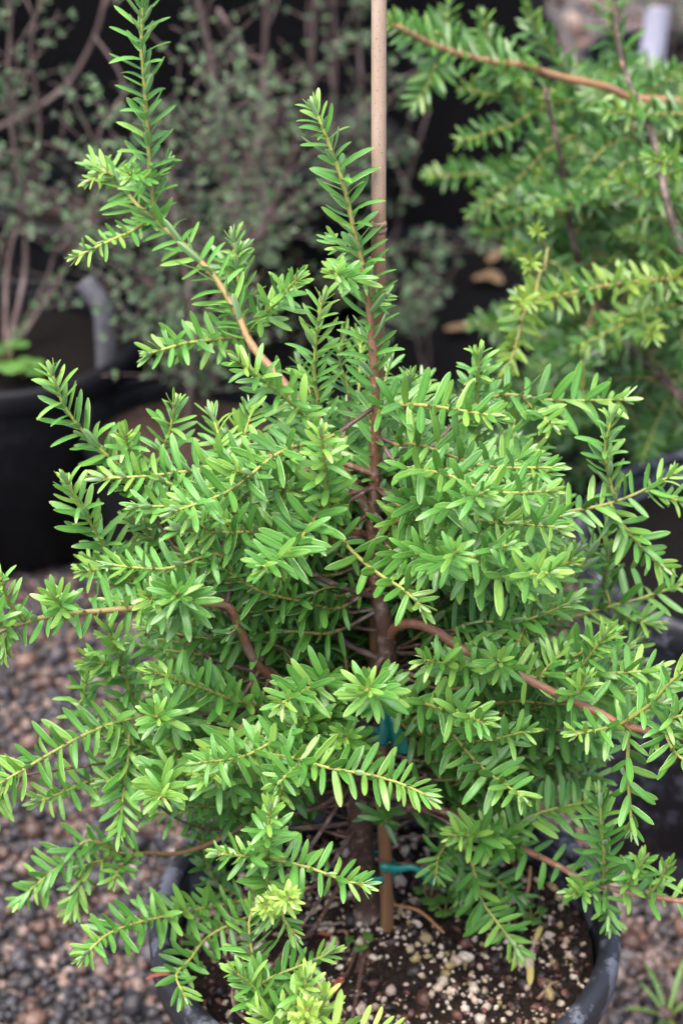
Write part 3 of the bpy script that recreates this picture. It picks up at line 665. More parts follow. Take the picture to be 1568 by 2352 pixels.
for (q, Y) in (([930, 1560, 1040, 1580, 1130, 1610], .06), ([940, 1600, 1000, 1660, 1080, 1700], .09), ([1000, 1650, 1100, 1690, 1190, 1740], .09), ([1100, 1600, 1180, 1640, 1280, 1660], .05), ([1150, 1650, 1250, 1700, 1340, 1720], .05), ([1180, 1700, 1270, 1740, 1350, 1800], .03), ([960, 1750, 1030, 1760, 1110, 1740], .11), ([1040, 1800, 1150, 1820, 1240, 1800], .10), ([1200, 1620, 1290, 1660, 1370, 1720], .0), ([1000, 1530, 1090, 1560, 1170, 1590], .02), ([930, 1650, 960, 1700, 980, 1760], .10), ([1230, 1760, 1300, 1780, 1370, 1790], .03), ([1090, 1560, 1160, 1600, 1240, 1620], .03), ([1060, 1850, 1130, 1870, 1200, 1860], .05), ([940, 1800, 990, 1830, 1040, 1870], .07), ([970, 1880, 1010, 1900, 1050, 1950], .05)):
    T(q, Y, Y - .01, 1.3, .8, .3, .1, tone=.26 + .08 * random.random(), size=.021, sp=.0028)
# fillers: shoots deeper inside the crown, all growing out of the stem
def inpoly(x, y, poly):
    r = False; j = len(poly) - 1
    for i in range(len(poly)):
        xi, yi = poly[i]; xj, yj = poly[j]
        if (yi > y) != (yj > y) and x < (xj - xi) * (y - yi) / (yj - yi) + xi: r = not r
        j = i
    return r
CROWN = [(600, 900), (700, 800), (760, 790), (860, 760), (930, 800), (980, 890), (1080, 900), (1250, 990), (1300, 1120), (1400, 1210), (1330, 1300), (1340, 1420), (1500, 1480), (1520, 1620), (1400, 1750), (1300, 1840), (1180, 1830), (1020, 1800), (960, 1700), (940, 1560), (800, 1560), (800, 1740), (700, 1790), (600, 1900), (430, 1920), (300, 1880), (200, 1780), (200, 1690), (300, 1640), (310, 1560), (300, 1450), (230, 1360), (270, 1240), (330, 1100), (480, 1040)]
def nearest_stem_z(z):
    return min(STEM, key=lambda p: abs(p.z - z))
DENSE = []
SHOW = [proj(p) for bb in (B27, B17, B2) for p in catmull(bb.pts, .008)] + [proj(p) for p in catmull(STEM, .008) if proj(p)[1] < 1560]
def hides(pr):
    for a, b, t in pr:
        for (x, y, tt) in SHOW:
            if t < tt - .004 and abs(a - x) < 52 and abs(b - y) < 52: return True
    return False
for k in range(1600):
    if len(DENSE) >= 230: break
    z = random.uniform(.34, .82); rel = max(0, (z - .40) / .42)
    az = random.uniform(0, 2 * math.pi); back = math.sin(az)
    rmax = (.235 - .15 * rel)
    r1 = rmax * random.uniform(.55, 1.0); ln = random.uniform(.055, .085)
    r0 = max(.012, r1 - ln); wob = random.uniform(-.5, .5)
    p0 = Vector((math.cos(az) * r0, math.sin(az) * r0, z)); p1 = Vector((math.cos(az + wob * .4) * r1, math.sin(az + wob * .4) * r1, z + random.uniform(-.01, .05)))
    pm = p0.lerp(p1, .5) + Vector((0, 0, -.006))
    s = nearest_stem_z(z); off = Vector((s.x, s.y, 0)); pts = [p + off for p in (p0, pm, p1)]
    pr = [proj(p) for p in pts]
    if not all(inpoly(a, b, CROWN) for a, b, _ in pr): continue
    yy = pts[2].y
    if yy < .015:
        if any(770 < a < 960 and 600 < b < 1560 for a, b, _ in pr): continue
        if yy < -.02 and random.random() < .55: continue
    if hides(pr) or hides([proj(pts[0].lerp(pts[1], .5)), proj(pts[1].lerp(pts[2], .5))]): continue
    if any((q - pts[2]).length < .021 for q in DENSE): continue
    DENSE.append(pts[2])
    b = Branch(); b.pts = pts; b.r0, b.r1, b.a0, b.a1, b.lf, b.tone, b.c, b.size, b.sp, b.flat, b.bare = 1.3, .75, .3, 0, 0, (.42 if yy < .05 else .38) + random.uniform(-.06, .1), 1, random.uniform(.0165, .0205), .0021, .5, False
    b.fill = 1; b.first = 0; BR.append(b)

# ---- build the plant
base = STEM[0].copy(); base.z = soil_z(base.x, base.y) - .004; STEM[0] = base
plant = empty('conifer_shrub', base); tag(plant, 'young conifer with glossy needle leaves tied to a bamboo stake in the scuffed pot', 'conifer')
def lerp_list(vals, path, keypts):
    # values given at key points -> along resampled path (index by nearest order)
    out = []; K = len(keypts); lens = [0]
    for i in range(1, K): lens.append(lens[-1] + (keypts[i] - keypts[i - 1]).length)
    acc = 0; j = 0
    for i, p in enumerate(path):
        if i: acc += (path[i] - path[i - 1]).length
        while j < K - 2 and lens[j + 1] < acc: j += 1
        f = min(1, max(0, (acc - lens[j]) / max(1e-6, lens[j + 1] - lens[j]))); out.append(vals[j] * (1 - f) + vals[j + 1] * f)
    return out
def branch_object(name, path, rad, age, sides, knob, parent, material=M_STEM):
    V, F = tube_arrays(path, rad, sides, knob)
    ag = [a for a in age for _ in range(sides)] + [age[0], age[-1]]
    return link(name, mesh_tris(name, V, F, material, True, {'age': ('FLOAT', ag)}), parent)
spath = catmull(STEM, .004)
srad = [r * .001 for r in lerp_list(stem_r, spath, STEM)]; sage = lerp_list(stem_a, spath, STEM)
srad[0] *= 1.5; srad[1] *= 1.3; srad[2] *= 1.15
trunk = branch_object('trunk', spath, srad, sage, 10, .10, plant)
ALL = []   # (leaf, owner)
sl_ = shoot_leaves(spath, .70, 1.0, .0019, .0185, .45, 6, .3); ALL += [(l, trunk) for l in sl_]
sl_ = shoot_leaves(spath, .56, .70, .0034, .0175, .36, 6, .3, tip=False); ALL += [(l, trunk) for l in sl_]
sl_ = shoot_leaves(spath, .44, .56, .010, .016, .3, 6, .3, tip=False); ALL += [(l, trunk) for l in sl_]
majors = [(p, r) for p, r in zip(spath[::4], srad[::4])][:int(len(spath) / 4 * .82)]
for b in (B2, B12, B17, B27, B29):
    pth = catmull(b.pts, .01); majors += [(p, .002) for p in pth[2:int(len(pth) * .6)]]
def snap(p, cands):
    return min(cands, key=lambda q: (q - p).length)
built = [spath]
BUD = mesh_tris('bud', ICO1[0] * np.array([.0013, .0013, .0019]), ICO1[1], M_STEM, True, {'age': ('FLOAT', np.full(len(ICO1[0]), .36))})
for b in BR:
    pts = [p.copy() for p in b.pts]
    lead = 0.0
    if b.c:
        p0 = pts[0]; d = (pts[1] - p0).normalized(); best = None
        for (c, r) in majors:
            v = p0 - c; L = v.length
            if L < .006: continue
            cost = L * (1.7 - v.normalized().dot(d)) + max(0, c.z - p0.z - .005) * 1.5
            if best is None or cost < best[0]: best = (cost, c, L)
        _, c, L = best
        mid = c.lerp(p0, .5) + Vector((0, 0, -.12 * L)) + (p0 - d * (L * .5) - c.lerp(p0, .5)) * .35
        pts = [c, mid] + pts; lead = L * 1.03
    else:
        q = snap(pts[0], [p for pp in built for p in pp])
        if (q - pts[0]).length < .03: pts[0] = q.copy()
    if len(pts) == 2: pts.insert(1, pts[0].lerp(pts[1], .5))
    path = catmull(pts, .0035); n = len(path); built.append(path)
    if getattr(b, 'fill', 0): lead *= .42
    tot = sum((path[i + 1] - path[i]).length for i in range(n - 1)); lf = min(.95, lead / tot) if lead else 0
    rad = []; age = []; acc = 0
    for i in range(n):
        if i: acc += (path[i] - path[i - 1]).length
        s = acc / tot
        rad.append((b.r0 * (1 - s) + b.r1 * s) * .001); a = b.a0 + (b.a1 - b.a0) * s
        if s < lf: a = max(a, .84)
        age.append(min(1, a))
    sides = 9 if b.r0 > 2 else 6
    o = branch_object('branch', path, rad, age, sides, .07 if b.r0 > 1.8 else .03, plant)
    if not b.bare:
        st = lf + (1 - lf) * b.lf
        if hasattr(b, 'bare2'):
            L_ = shoot_leaves(path, st, .95, b.sp, b.size, b.tone, 6, .5, tip=False)
        else:
            L_ = shoot_leaves(path, st, 1.0, b.sp, b.size, b.tone, 6, b.flat)
            # small brown resting bud at the shoot tip
        ALL += [(l, o) for l in L_]
        if not getattr(b, 'fill', 0) and not hasattr(b, 'bare2'):
            bo = link('bud', BUD, o); bo.matrix_parent_inverse = Matrix.Identity(4); bo.location = path[-1]; bo.rotation_euler = (random.uniform(0, 3), random.uniform(0, 3), 0)
# the 300 leaves that show largest become objects, the rest one part
cell = {}
for idx, (l, o) in enumerate(ALL):
    c = l[1][:3, 3] + l[1][:3, 1] * .5; x, y, t = proj(c)
    if not (10 < x < 1558 and 10 < y < 2342): continue
    key = (int(x // 30), int(y // 30)); area = np.linalg.norm(l[1][:3, 1]) / t * abs(np.dot(l[1][:3, 2] / np.linalg.norm(l[1][:3, 2]), (np.array(CAM) - c) / np.linalg.norm(np.array(CAM) - c)))
    if key not in cell or t < cell[key][0]: cell[key] = (t, area, idx)
pick = set(i for _, _, i in sorted(cell.values(), key=lambda v: -v[1])[:300])
for i in pick:
    l, o = ALL[i]; lo = link('leaf', leaf_mesh(l[0], l[2], TEMPL, M_LEAF), o); lo.matrix_parent_inverse = Matrix.Identity(4); lo.matrix_basis = Matrix(l[1].tolist())
fo = link('foliage', bake_leaves('foliage', [l for i, (l, o) in enumerate(ALL) if i not in pick], TEMPL, M_LEAF), plant); tag(fo, kind='stuff')

# ================================================================== STAKE AND TIES
stk = [P(890, 2112, .012), P(884, 1950, .014), P(873, 1740, .016), P(864, 1500, .018), P(860, 1250, .020), P(863, 1000, .024), P(867, 700, .030), P(869, 520, .034), P(870, 0, .044), P(871, -330, .05)]
stk[0].z = soil_z(stk[0].x, stk[0].y) - .01
spth = catmull(stk, .006); n = len(spth)
stake = empty('bamboo_stake', stk[0]); tag(stake, 'slim weathered bamboo cane standing upright beside the conifer stem', 'stake')
rad = [.0044 - .0004 * i / n for i in range(n)]
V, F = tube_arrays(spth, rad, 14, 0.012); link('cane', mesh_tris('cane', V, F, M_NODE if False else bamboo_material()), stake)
for (px, py) in ((869, 517), (861, 1230), (880, 1850)):
    c = min(spth, key=lambda p: abs(proj(p)[1] - py)); t = (spth[-1] - spth[0]).normalized()
    path = [c + t * d for d in (-.0035, -.0022, -.0010, 0, .0008, .0020, .0034)]
    V, F = tube_arrays(path, [.00435, .0047, .0048, .0041, .0048, .0047, .00425], 14, .02); link('node', mesh_tris('node', V, F, M_NODE), stake)

def ribbon(name, pts, width, material, nvec=None, twist=0.0, th=.0006):
    path = catmull(pts, .002); T_, U_ = frames(path); V = []; F = []; n = len(path)
    for i, p in enumerate(path):
        s = i / (n - 1); ww = width if not callable(width) else width(s)
        nv = nvec(s) if nvec else U_[i]; side = T_[i].cross(nv).normalized(); nn = side.cross(T_[i]).normalized()
        V += [p - side * ww * .5 + nn * th, p + nn * (th + ww * .06), p + side * ww * .5 + nn * th, p + side * ww * .5 - nn * th, p - nn * th, p - side * ww * .5 - nn * th]
    for i in range(n - 1):
        for s in range(6):
            a = i * 6 + s; b = i * 6 + (s + 1) % 6; F += [(a, b, b + 6), (a, b + 6, a + 6)]
    e = (n - 1) * 6
    F += [(0, 2, 1), (0, 5, 2), (5, 3, 2), (5, 4, 3), (e, e + 1, e + 2), (e, e + 2, e + 5), (e + 5, e + 2, e + 3), (e + 5, e + 3, e + 4)]
    return mesh_tris(name, V, F, material)
def ring_pts(c, rx, ry, k=26, tilt=0.0, a0=0.0):
    return [Vector((c.x + rx * math.cos(a0 + 2 * math.pi * i / k), c.y + ry * math.sin(a0 + 2 * math.pi * i / k), c.z + tilt * math.cos(2 * math.pi * i / k))) for i in range(k + 1)]
# upper tie
c1 = P(874, 1655, .014)
tie = empty('plant_tie', c1); tag(tie, 'teal tape tied with hanging ends where the cane meets mid stem', 'tie', 'teal plant ties')
link('loop', ribbon('loop', ring_pts(c1, .0115, .0125), .007, M_TIE, lambda s: Vector((math.cos(2 * math.pi * s), math.sin(2 * math.pi * s), 0))), tie)
fw = lambda s: Vector((.15, -1, .1))
link('tail', ribbon('tail', [P(884, 1622, -.004), P(886, 1650, -.010), P(884, 1680, -.014), P(872, 1712, -.016)], lambda s: .003 + .007 * min(1, s * 1.8), M_TIE, lambda s: Vector((.5, -1, .1))), tie)
link('tail', ribbon('tail', [P(888, 1640, -.006), P(900, 1665, -.012), P(914, 1695, -.015), P(922, 1728, -.013)], lambda s: .005 + .006 * min(1, s * 2), M_TIE, lambda s: Vector((-.4, -1, .2))), tie)
link('knot', mesh_tris('knot', ICO2[0] * np.array([.006, .004, .006]) + np.array(P(886, 1640, -.005)), ICO2[1], M_TIE), tie)
# lower tie
c2 = P(852, 1990, .022)
tie = empty('plant_tie', c2); tag(tie, 'teal tape looped low round the trunk with a long loose tail', 'tie', 'teal plant ties')
link('loop', ribbon('loop', ring_pts(c2, .0165, .014, tilt=-.002), .0055, M_TIE, lambda s: Vector((math.cos(2 * math.pi * s), math.sin(2 * math.pi * s), 0))), tie)
link('tail', ribbon('tail', [P(884, 1992, .004), P(915, 1996, -.002), P(945, 1992, -.004), P(970, 2004, -.004), P(994, 2030, -.004)], lambda s: .0055 - .003 * s, M_TIE, lambda s: Vector((.1, -1, .5))), tie)
link('knot', mesh_tris('knot', ICO2[0] * np.array([.0042, .003, .0038]) + np.array(P(884, 1992, .004)), ICO2[1], M_TIE), tie)

# ================================================================== LITTER AND WEEDS
def stick(name, p0, p1, r, material, label, cat, group=None, sag=.004):
    m = p0.lerp(p1, .5) + Vector((.002, .003, sag)); path = catmull([p0, m, p1], .003); n = len(path)
    V, F = tube_arrays(path, [r * (1 - .4 * i / n) for i in range(n)], 6, .15)
    o = link(name, mesh_tris(name, V, F, material)); tag(o, label, cat, group); return o
def onz(x, y, dz=.003):
    p = PZ(x, y, ZS); return Vector((p.x, p.y, soil_z(p.x, p.y) + dz))
stick('dry_stem', onz(889, 2101), onz(1019, 2154), .0016, M_STRAW, 'thin tan dry stem lying on the soil in front of the stake', 'stem')
stick('dry_stem', onz(1199, 2100, .004), onz(1214, 2040, .014), .0017, M_STRAW, 'short tan dry stem sticking up from soil under the lower right branch', 'stem')
stick('dry_stem', onz(1234, 2300), onz(1284, 2272), .0012, M_NODE, 'short dark brown stem lying on soil near the pot rim', 'stem')
stick('dry_stem', onz(775, 2150), onz(800, 2190), .0014, M_NODE, 'small dark brown stem lying on soil left of the clover weed', 'stem')
def fallen(p, ang, size, material, label, group=None, k=1, tilt=.1):
    L = Vector((math.cos(ang), math.sin(ang), tilt)); o = link('fallen_leaf', None)
    tv, tc, tf = TEMPL[k]; o.data if False else None
    bpy.data.objects.remove(o)
    me = mesh_tris('fallen_leaf', tv, tf, material, True); o = link('fallen_leaf', me); o.matrix_world = Matrix(leaf_matrix(p, L, UP, size).tolist()); tag(o, label, 'leaf', group); return o
fallen(onz(1216, 2268), R(85), .022, M_YEL, 'yellowed fallen leaf lying on bare soil toward the right rim')
fallen(onz(1228, 2158), R(70), .018, M_YEL, 'yellowed fallen leaf on soil beside the lowest drooping shoot')
fallen(onz(1240, 2258), R(-25), .020, M_TAN, 'pale curled fallen leaf on soil close to the right rim', k=4)
fallen(onz(766, 2300, .006), R(72), .024, M_RED, 'curved rust red dead leaf on the soil', k=4, tilt=.25)
fallen(onz(730, 2150, .004), R(-8), .014, M_RED, 'short reddish dead leaf on soil under the front shoot', k=0)
rl = PZ(392, 2238, PH + .006); fallen(rl, R(176), .018, M_RED, 'dry reddish leaf caught on the left pot rim', k=4, tilt=.15)
def seedling(p, n, size, label, group):
    root = empty('weed_seedling', p); tag(root, label, 'weed', group); a0 = random.uniform(0, 6)
    for j in range(n):
        a = a0 + j * 2 * math.pi / n + random.uniform(-.3, .3); d = Vector((math.cos(a), math.sin(a), 0)); q = p + d * size * .45 + UP * size * random.uniform(.5, .9)
        path = catmull([p, p.lerp(q, .5) + UP * .001, q], .002); V, F = tube_arrays(path, [.0004] * len(path), 5)
        link('stalk', mesh_tris('stalk', V, F, M_STEM, True, {'age': ('FLOAT', [.05] * len(V))}), root)
        for s in (-.9, 0, .9):
            aa = a + s; L = Vector((math.cos(aa), math.sin(aa), random.uniform(-.1, .25)))
            lo = link('leaflet', leaf_mesh(0, random.uniform(.3, .6), TEMPL_ROUND, M_WEED), root); lo.matrix_basis = Matrix(leaf_matrix(q, L, UP, size * random.uniform(.5, .7)).tolist())
GW = 'weed seedlings on the potting soil'
seedling(onz(824, 2194), 3, .010, 'clover like weed seedling on open soil before the trunk', GW)
for (x, y, s, lb) in ((1020, 2118, .012, 'round leaved weed beside the tip of the dry stem'), (1060, 2080, .012, 'round leaved weed under the drooping right shoots'), (985, 2085, .011, 'round leaved weed between the stake and the right shoots'), (1220, 2112, .010, 'small weed beside the upright dry stem'), (1000, 2040, .012, 'shaded weed seedling behind the end of the low teal tape'), (1095, 2140, .010, 'small weed at the left of the lowest drooping shoot')):
    seedling(onz(x, y), 4, s, lb, GW)
def grass_tuft(p, n, size, label, templ=TEMPL_BLADE):
    root = empty('grass_tuft', p); tag(root, label, 'grass')
    for j in range(n):
        a = random.uniform(0, 6.28); L = Vector((math.cos(a) * .7, math.sin(a) * .7, 1)); lo = link('blade', leaf_mesh(j % len(templ), random.uniform(.45, .75), templ, M_WEED), root)
        lo.matrix_basis = Matrix(leaf_matrix(p, L, Vector((-math.cos(a), -math.sin(a), .6)), size * random.uniform(.6, 1.1)).tolist())
grass_tuft(PZ(1530, 2345, .0), 9, .055, 'small green grass tuft growing in pale gravel outside the pot')
for (x, y, s, lb) in ((18, 858, .030, 'bright green weed on the soil of the tagged pot'), (55, 868, .022, 'pale grey green weed on the soil of the tagged pot')):
    pp = PZ(x, y, .215); seedling(pp, 5, s, lb, 'weeds in the tagged pot')
# tags
def tag_obj(pts, width, material, label, nv):
    o = link('plant_tag', ribbon('plant_tag', pts, width, material, nv)); tag(o, label, 'tag', 'plastic plant tags'); return o
pz = PZ(245, 838, .225)
tag_obj([Vector((pz.x, pz.y, .205)), Vector((pz.x, pz.y + .005, .25)), Vector((pz.x - .002, pz.y + .01, .285)), Vector((pz.x - .020, pz.y + .02, .312))], .021, M_TAG, 'bent grey plastic tag standing inside a black pot', lambda s: Vector((.2, -1, .1)))
pz = Vector((.408, 1.83, .20))
tag_obj([pz, pz + Vector((0, .004, .05)), pz + Vector((.004, .01, .12))], .035, M_TAGW, 'white plastic tag standing in the pot on pale gravel', lambda s: Vector((.1, -1, .2)))
# dead leaves on weed mat
for i, (x, y, a) in enumerate(((1085, 640, .3), (1150, 650, 2.0), (1120, 600, 1.0), (1020, 755, .1))):
    p = PZ(x, y, .022); o = fallen(p, a, .038, M_TAN, 'broad tan dead leaf lying on the weed mat beside the bushy conifer' if i < 3 else 'tan dead leaf on the weed mat beside the straggly weed', 'dead leaves on the weed mat', k=5, tilt=.12); 
    o.scale = (o.scale[0] * 2.2, o.scale[1], o.scale[2])

# ================================================================== BUSHY CONIFERS AT THE RIGHT
def conifer_bg(name, root_loc, label, traced, stems, fill, nleafobj, templ, seed, tone=.42):
    random.seed(seed)
    root = empty(name, root_loc); tag(root, label, 'conifer', 'conifers in the background'); LV = []; paths = []
    for pts in stems:
        path = catmull(pts, .012); n = len(path); paths.append(path)
        branch_object('stem', path, [.0055 - .0038 * i / n for i in range(n)], [1.0 for i in range(n)], 8, .06, root)
    for (pts, r0, r1, a0, a1, lf, tn, sz, conn) in traced:
        if conn:
            p0 = pts[0]; c = min((q for pp in paths for q in pp), key=lambda q: (q - p0).length + max(0, q.z - p0.z)); pts = [c, c.lerp(p0, .5) + Vector((0, 0, .01))] + pts
        path = catmull(pts, .006); n = len(path); paths.append(path[:max(3, n // 2)])
        o = branch_object('branch', path, [(r0 + (r1 - r0) * i / n) * .001 for i in range(n)], [a0 + (a1 - a0) * i / n for i in range(n)], 6, .05, root)
        LV += [(l, o) for l in shoot_leaves(path, lf, 1.0, .0019, sz * .95, tn, len(templ), .4)]
    for k in range(fill[0]):
        pts = fill[1](k)
        if pts is None: continue
        p0 = pts[0]; c = min((q for pp in paths for q in pp[::2]), key=lambda q: (q - p0).length); pts = [c] + pts
        path = catmull(pts, .007); n = len(path)
        o = branch_object('branch', path, [(1.5 - .8 * i / n) * .001 for i in range(n)], [.4 - .4 * i / n for i in range(n)], 5, .03, root)
        LV += [(l, o) for l in shoot_leaves(path, min(.5, (p0 - c).length / max(.02, (pts[-1] - c).length) * .7), 1.0, .0023, random.uniform(.016, .021), tone + random.uniform(-.16, .14), len(templ), .45)]
    vis = []
    for i, (l, o) in enumerate(LV):
        x, y, t = proj(l[1][:3, 3])
        if 0 < x < 1568 and 0 < y < 2352: vis.append((t, i))
    pick = set(i for _, i in sorted(vis)[:nleafobj])
    for i in pick:
        l, o = LV[i]; lo = link('leaf', leaf_mesh(l[0], l[2], templ, M_LEAF2), o); lo.matrix_parent_inverse = Matrix.Identity(4); lo.matrix_basis = Matrix(l[1].tolist())
    tag(link('foliage', bake_leaves('foliage', [l for i, (l, o) in enumerate(LV) if i not in pick], templ, M_LEAF2), root), kind='stuff')
def PP(xy, Y0, Y1, off=0.0):
    n = len(xy) // 2; return [P(xy[2 * i], xy[2 * i + 1], (Y0 + (Y1 - Y0) * i / max(1, n - 1)) + off) for i in range(n)]
rp = pots_bg[2]; RB = Vector((rp[0], rp[1], rp[3] - .03))
tr = [
    (PP([1640, 260, 1568, 235, 1450, 225, 1390, 200, 1280, 175, 1200, 150, 1120, 140, 1000, 105, 900, 55], .50, .42, .10), 5.2, 2.2, .5, .42, .66, .45, .022, 1),
    (PP([1330, 230, 1250, 240, 1180, 285, 1060, 325], .47, .40, .18), 2, .9, .3, .05, .0, .5, .02, 1),
    (PP([1230, 235, 1180, 225, 1120, 215, 1072, 205], .45, .42, .18), 1.5, .9, .2, .05, .0, .48, .02, 1),
    (PP([1330, 300, 1250, 350, 1180, 420, 1095, 485], .46, .40, .18), 2, .9, .3, .05, .0, .48, .022, 1),
    (PP([1640, 268, 1568, 262, 1480, 262, 1392, 255], .36, .30, .18), 1.8, .9, .3, .05, .0, .5, .021, 1),
    (PP([1300, 170, 1260, 110, 1225, 60, 1210, 20], .48, .46, .18), 1.6, .9, .3, 0, .0, .5, .02, 1),
    (PP([1130, 140, 1120, 90, 1105, 40], .44, .44, .18), 1.4, .8, .2, 0, .0, .46, .02, 1),
    (PP([1040, 115, 1025, 70, 1030, 10], .43, .46, .18), 1.4, .8, .2, 0, .0, .46, .02, 1), (PP([960, 90, 930, 60, 905, 45], .42, .40, .18), 1.3, .8, .2, 0, .0, .46, .02, 1),
    (PP([1010, 110, 1000, 150, 985, 190, 955, 235], .42, .40, .18), 1.4, .8, .2, 0, .0, .45, .022, 1), (PP([1160, 145, 1180, 175, 1190, 190], .44, .40, .18), 1.3, .8, .2, 0, .0, .5, .018, 1),
    (PP([1420, 210, 1430, 130, 1400, 60, 1405, -20], .5, .52, .18), 2, .9, .3, 0, .1, .42, .024, 1),
    (PP([1470, 230, 1520, 190, 1568, 160], .48, .44, .18), 1.5, .8, .2, 0, .0, .44, .02, 1),
    (PP([1640, 650, 1568, 640, 1490, 645, 1400, 655, 1290, 678, 1215, 697, 1190, 770, 1172, 832], .30, .16, .08), 2.6, 1.0, .35, .2, .1, .72, .019, 1),
    (PP([1225, 695, 1205, 690, 1195, 700], .19, .15, .08), 1, .8, .2, 0, .0, .98, .014, 0),
    (PP([1250, 620, 1225, 600, 1215, 610], .24, .20, .08), 1, .8, .2, 0, .8, .95, .015, 1), (PP([1260, 580, 1240, 545, 1230, 530], .26, .22, .08), 1, .8, .2, 0, .8, .9, .015, 1),
    (PP([1568, 700, 1480, 720, 1420, 750, 1330, 795], .34, .28, .18), 2, .9, .25, .05, .0, .52, .021, 1), (PP([1470, 715, 1480, 755, 1495, 775], .28, .24, .08), 1.2, .8, .2, 0, .0, .75, .018, 1),
    (PP([1640, 470, 1568, 460, 1500, 445, 1430, 415], .36, .30, .18), 1.8, .9, .3, .05, .0, .5, .021, 1), (PP([1640, 410, 1568, 390, 1500, 365], .3, .26, .08), 1.6, .9, .3, .05, .0, .52, .022, 1),
    (PP([1400, 480, 1330, 470, 1260, 465, 1230, 475], .40, .36, .18), 1.6, .9, .3, .05, .0, .46, .02, 1), (PP([1350, 400, 1290, 440, 1180, 520, 1110, 530], .46, .42, .18), 1.6, .9, .3, .05, .0, .42, .021, 1),
    (PP([1300, 560, 1240, 560, 1170, 575], .42, .38, .18), 1.4, .9, .2, .05, .0, .45, .02, 1), (PP([1560, 600, 1500, 560, 1440, 540], .36, .34, .18), 1.4, .9, .2, .05, .0, .5, .02, 1),
    (PP([1180, 745, 1130, 745, 1090, 745], .62, .6, .18), 1.4, .9, .2, .05, .0, .35, .021, 1), (PP([1200, 400, 1100, 400, 985, 405], .75, .72, .18), 1.6, .9, .2, .05, .2, .40, .02, 1),
]
RST = [[RB, RB + Vector((-.03, -.02, .18)), P(1560, 560, .46), P(1500, 320, .50), P(1430, 150, .52), P(1400, -60, .55)],
       [RB, RB + Vector((.03, .02, .2)), P(1700, 500, .5), P(1660, 250, .5), P(1640, 0, .5)],
       [RB, RB + Vector((-.06, .04, .12)), P(1450, 800, .60), P(1330, 600, .56), P(1290, 380, .54), P(1250, 200, .54)]]
FILLR = [(1180, 330), (1250, 230), (1300, 130), (1420, 110), (1568, 200), (1640, 240), (1640, 1060), (1440, 1050), (1330, 1000), (1230, 880), (1210, 760), (1250, 700), (1160, 580), (1110, 520), (1100, 440)]
def fill_r(k):
    for _ in range(30):
        x = random.uniform(1080, 1660); y = random.uniform(100, 1060) ** 1.0
        if not inpoly(x, y, FILLR): continue
        Y = random.uniform(.54, .9) if y > 300 else random.uniform(.70, .92); p0 = P(x, y, Y); ln = random.uniform(.05, .11)
        az = random.choice((math.pi, math.pi, -math.pi / 2, 0, math.pi / 2)) + random.uniform(-.8, .8); d = Vector((math.cos(az), math.sin(az), random.uniform(-.55, .35))).normalized()
        p1 = p0 + d * ln; q = proj(p1)
        if inpoly(q[0], q[1], FILLR): return [p0, p0.lerp(p1, .5) + Vector((0, 0, .008)), p1]
    return None
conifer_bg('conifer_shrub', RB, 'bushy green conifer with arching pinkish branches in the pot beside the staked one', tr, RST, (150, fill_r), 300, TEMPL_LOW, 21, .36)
# darker shade mass lower right behind: a low conifer
LB = Vector((.52, 1.05, .012))
def fill_low(k):
    for _ in range(20):
        x = random.uniform(1130, 1640); y = random.uniform(760, 1130)
        p0 = P(x, y, random.uniform(.86, 1.12)); 
        if p0.z < .05: continue
        az = random.uniform(0, 6.28); d = Vector((math.cos(az), math.sin(az), random.uniform(-.1, .6))).normalized(); p1 = p0 + d * random.uniform(.05, .09)
        return [p0, p0.lerp(p1, .5) + Vector((0, 0, .006)), p1]
conifer_bg('conifer_shrub', LB, 'low shaded conifer spreading behind the bushy pink branched one', [], [[LB, LB + Vector((.0, .0, .12)), LB + Vector((.02, .02, .3))], [LB, LB + Vector((-.08, -.03, .1)), LB + Vector((-.2, -.05, .22))], [LB, LB + Vector((.1, .03, .1)), LB + Vector((.2, .02, .25))]], (75, fill_low), 0, TEMPL_LOW, 5, .24)
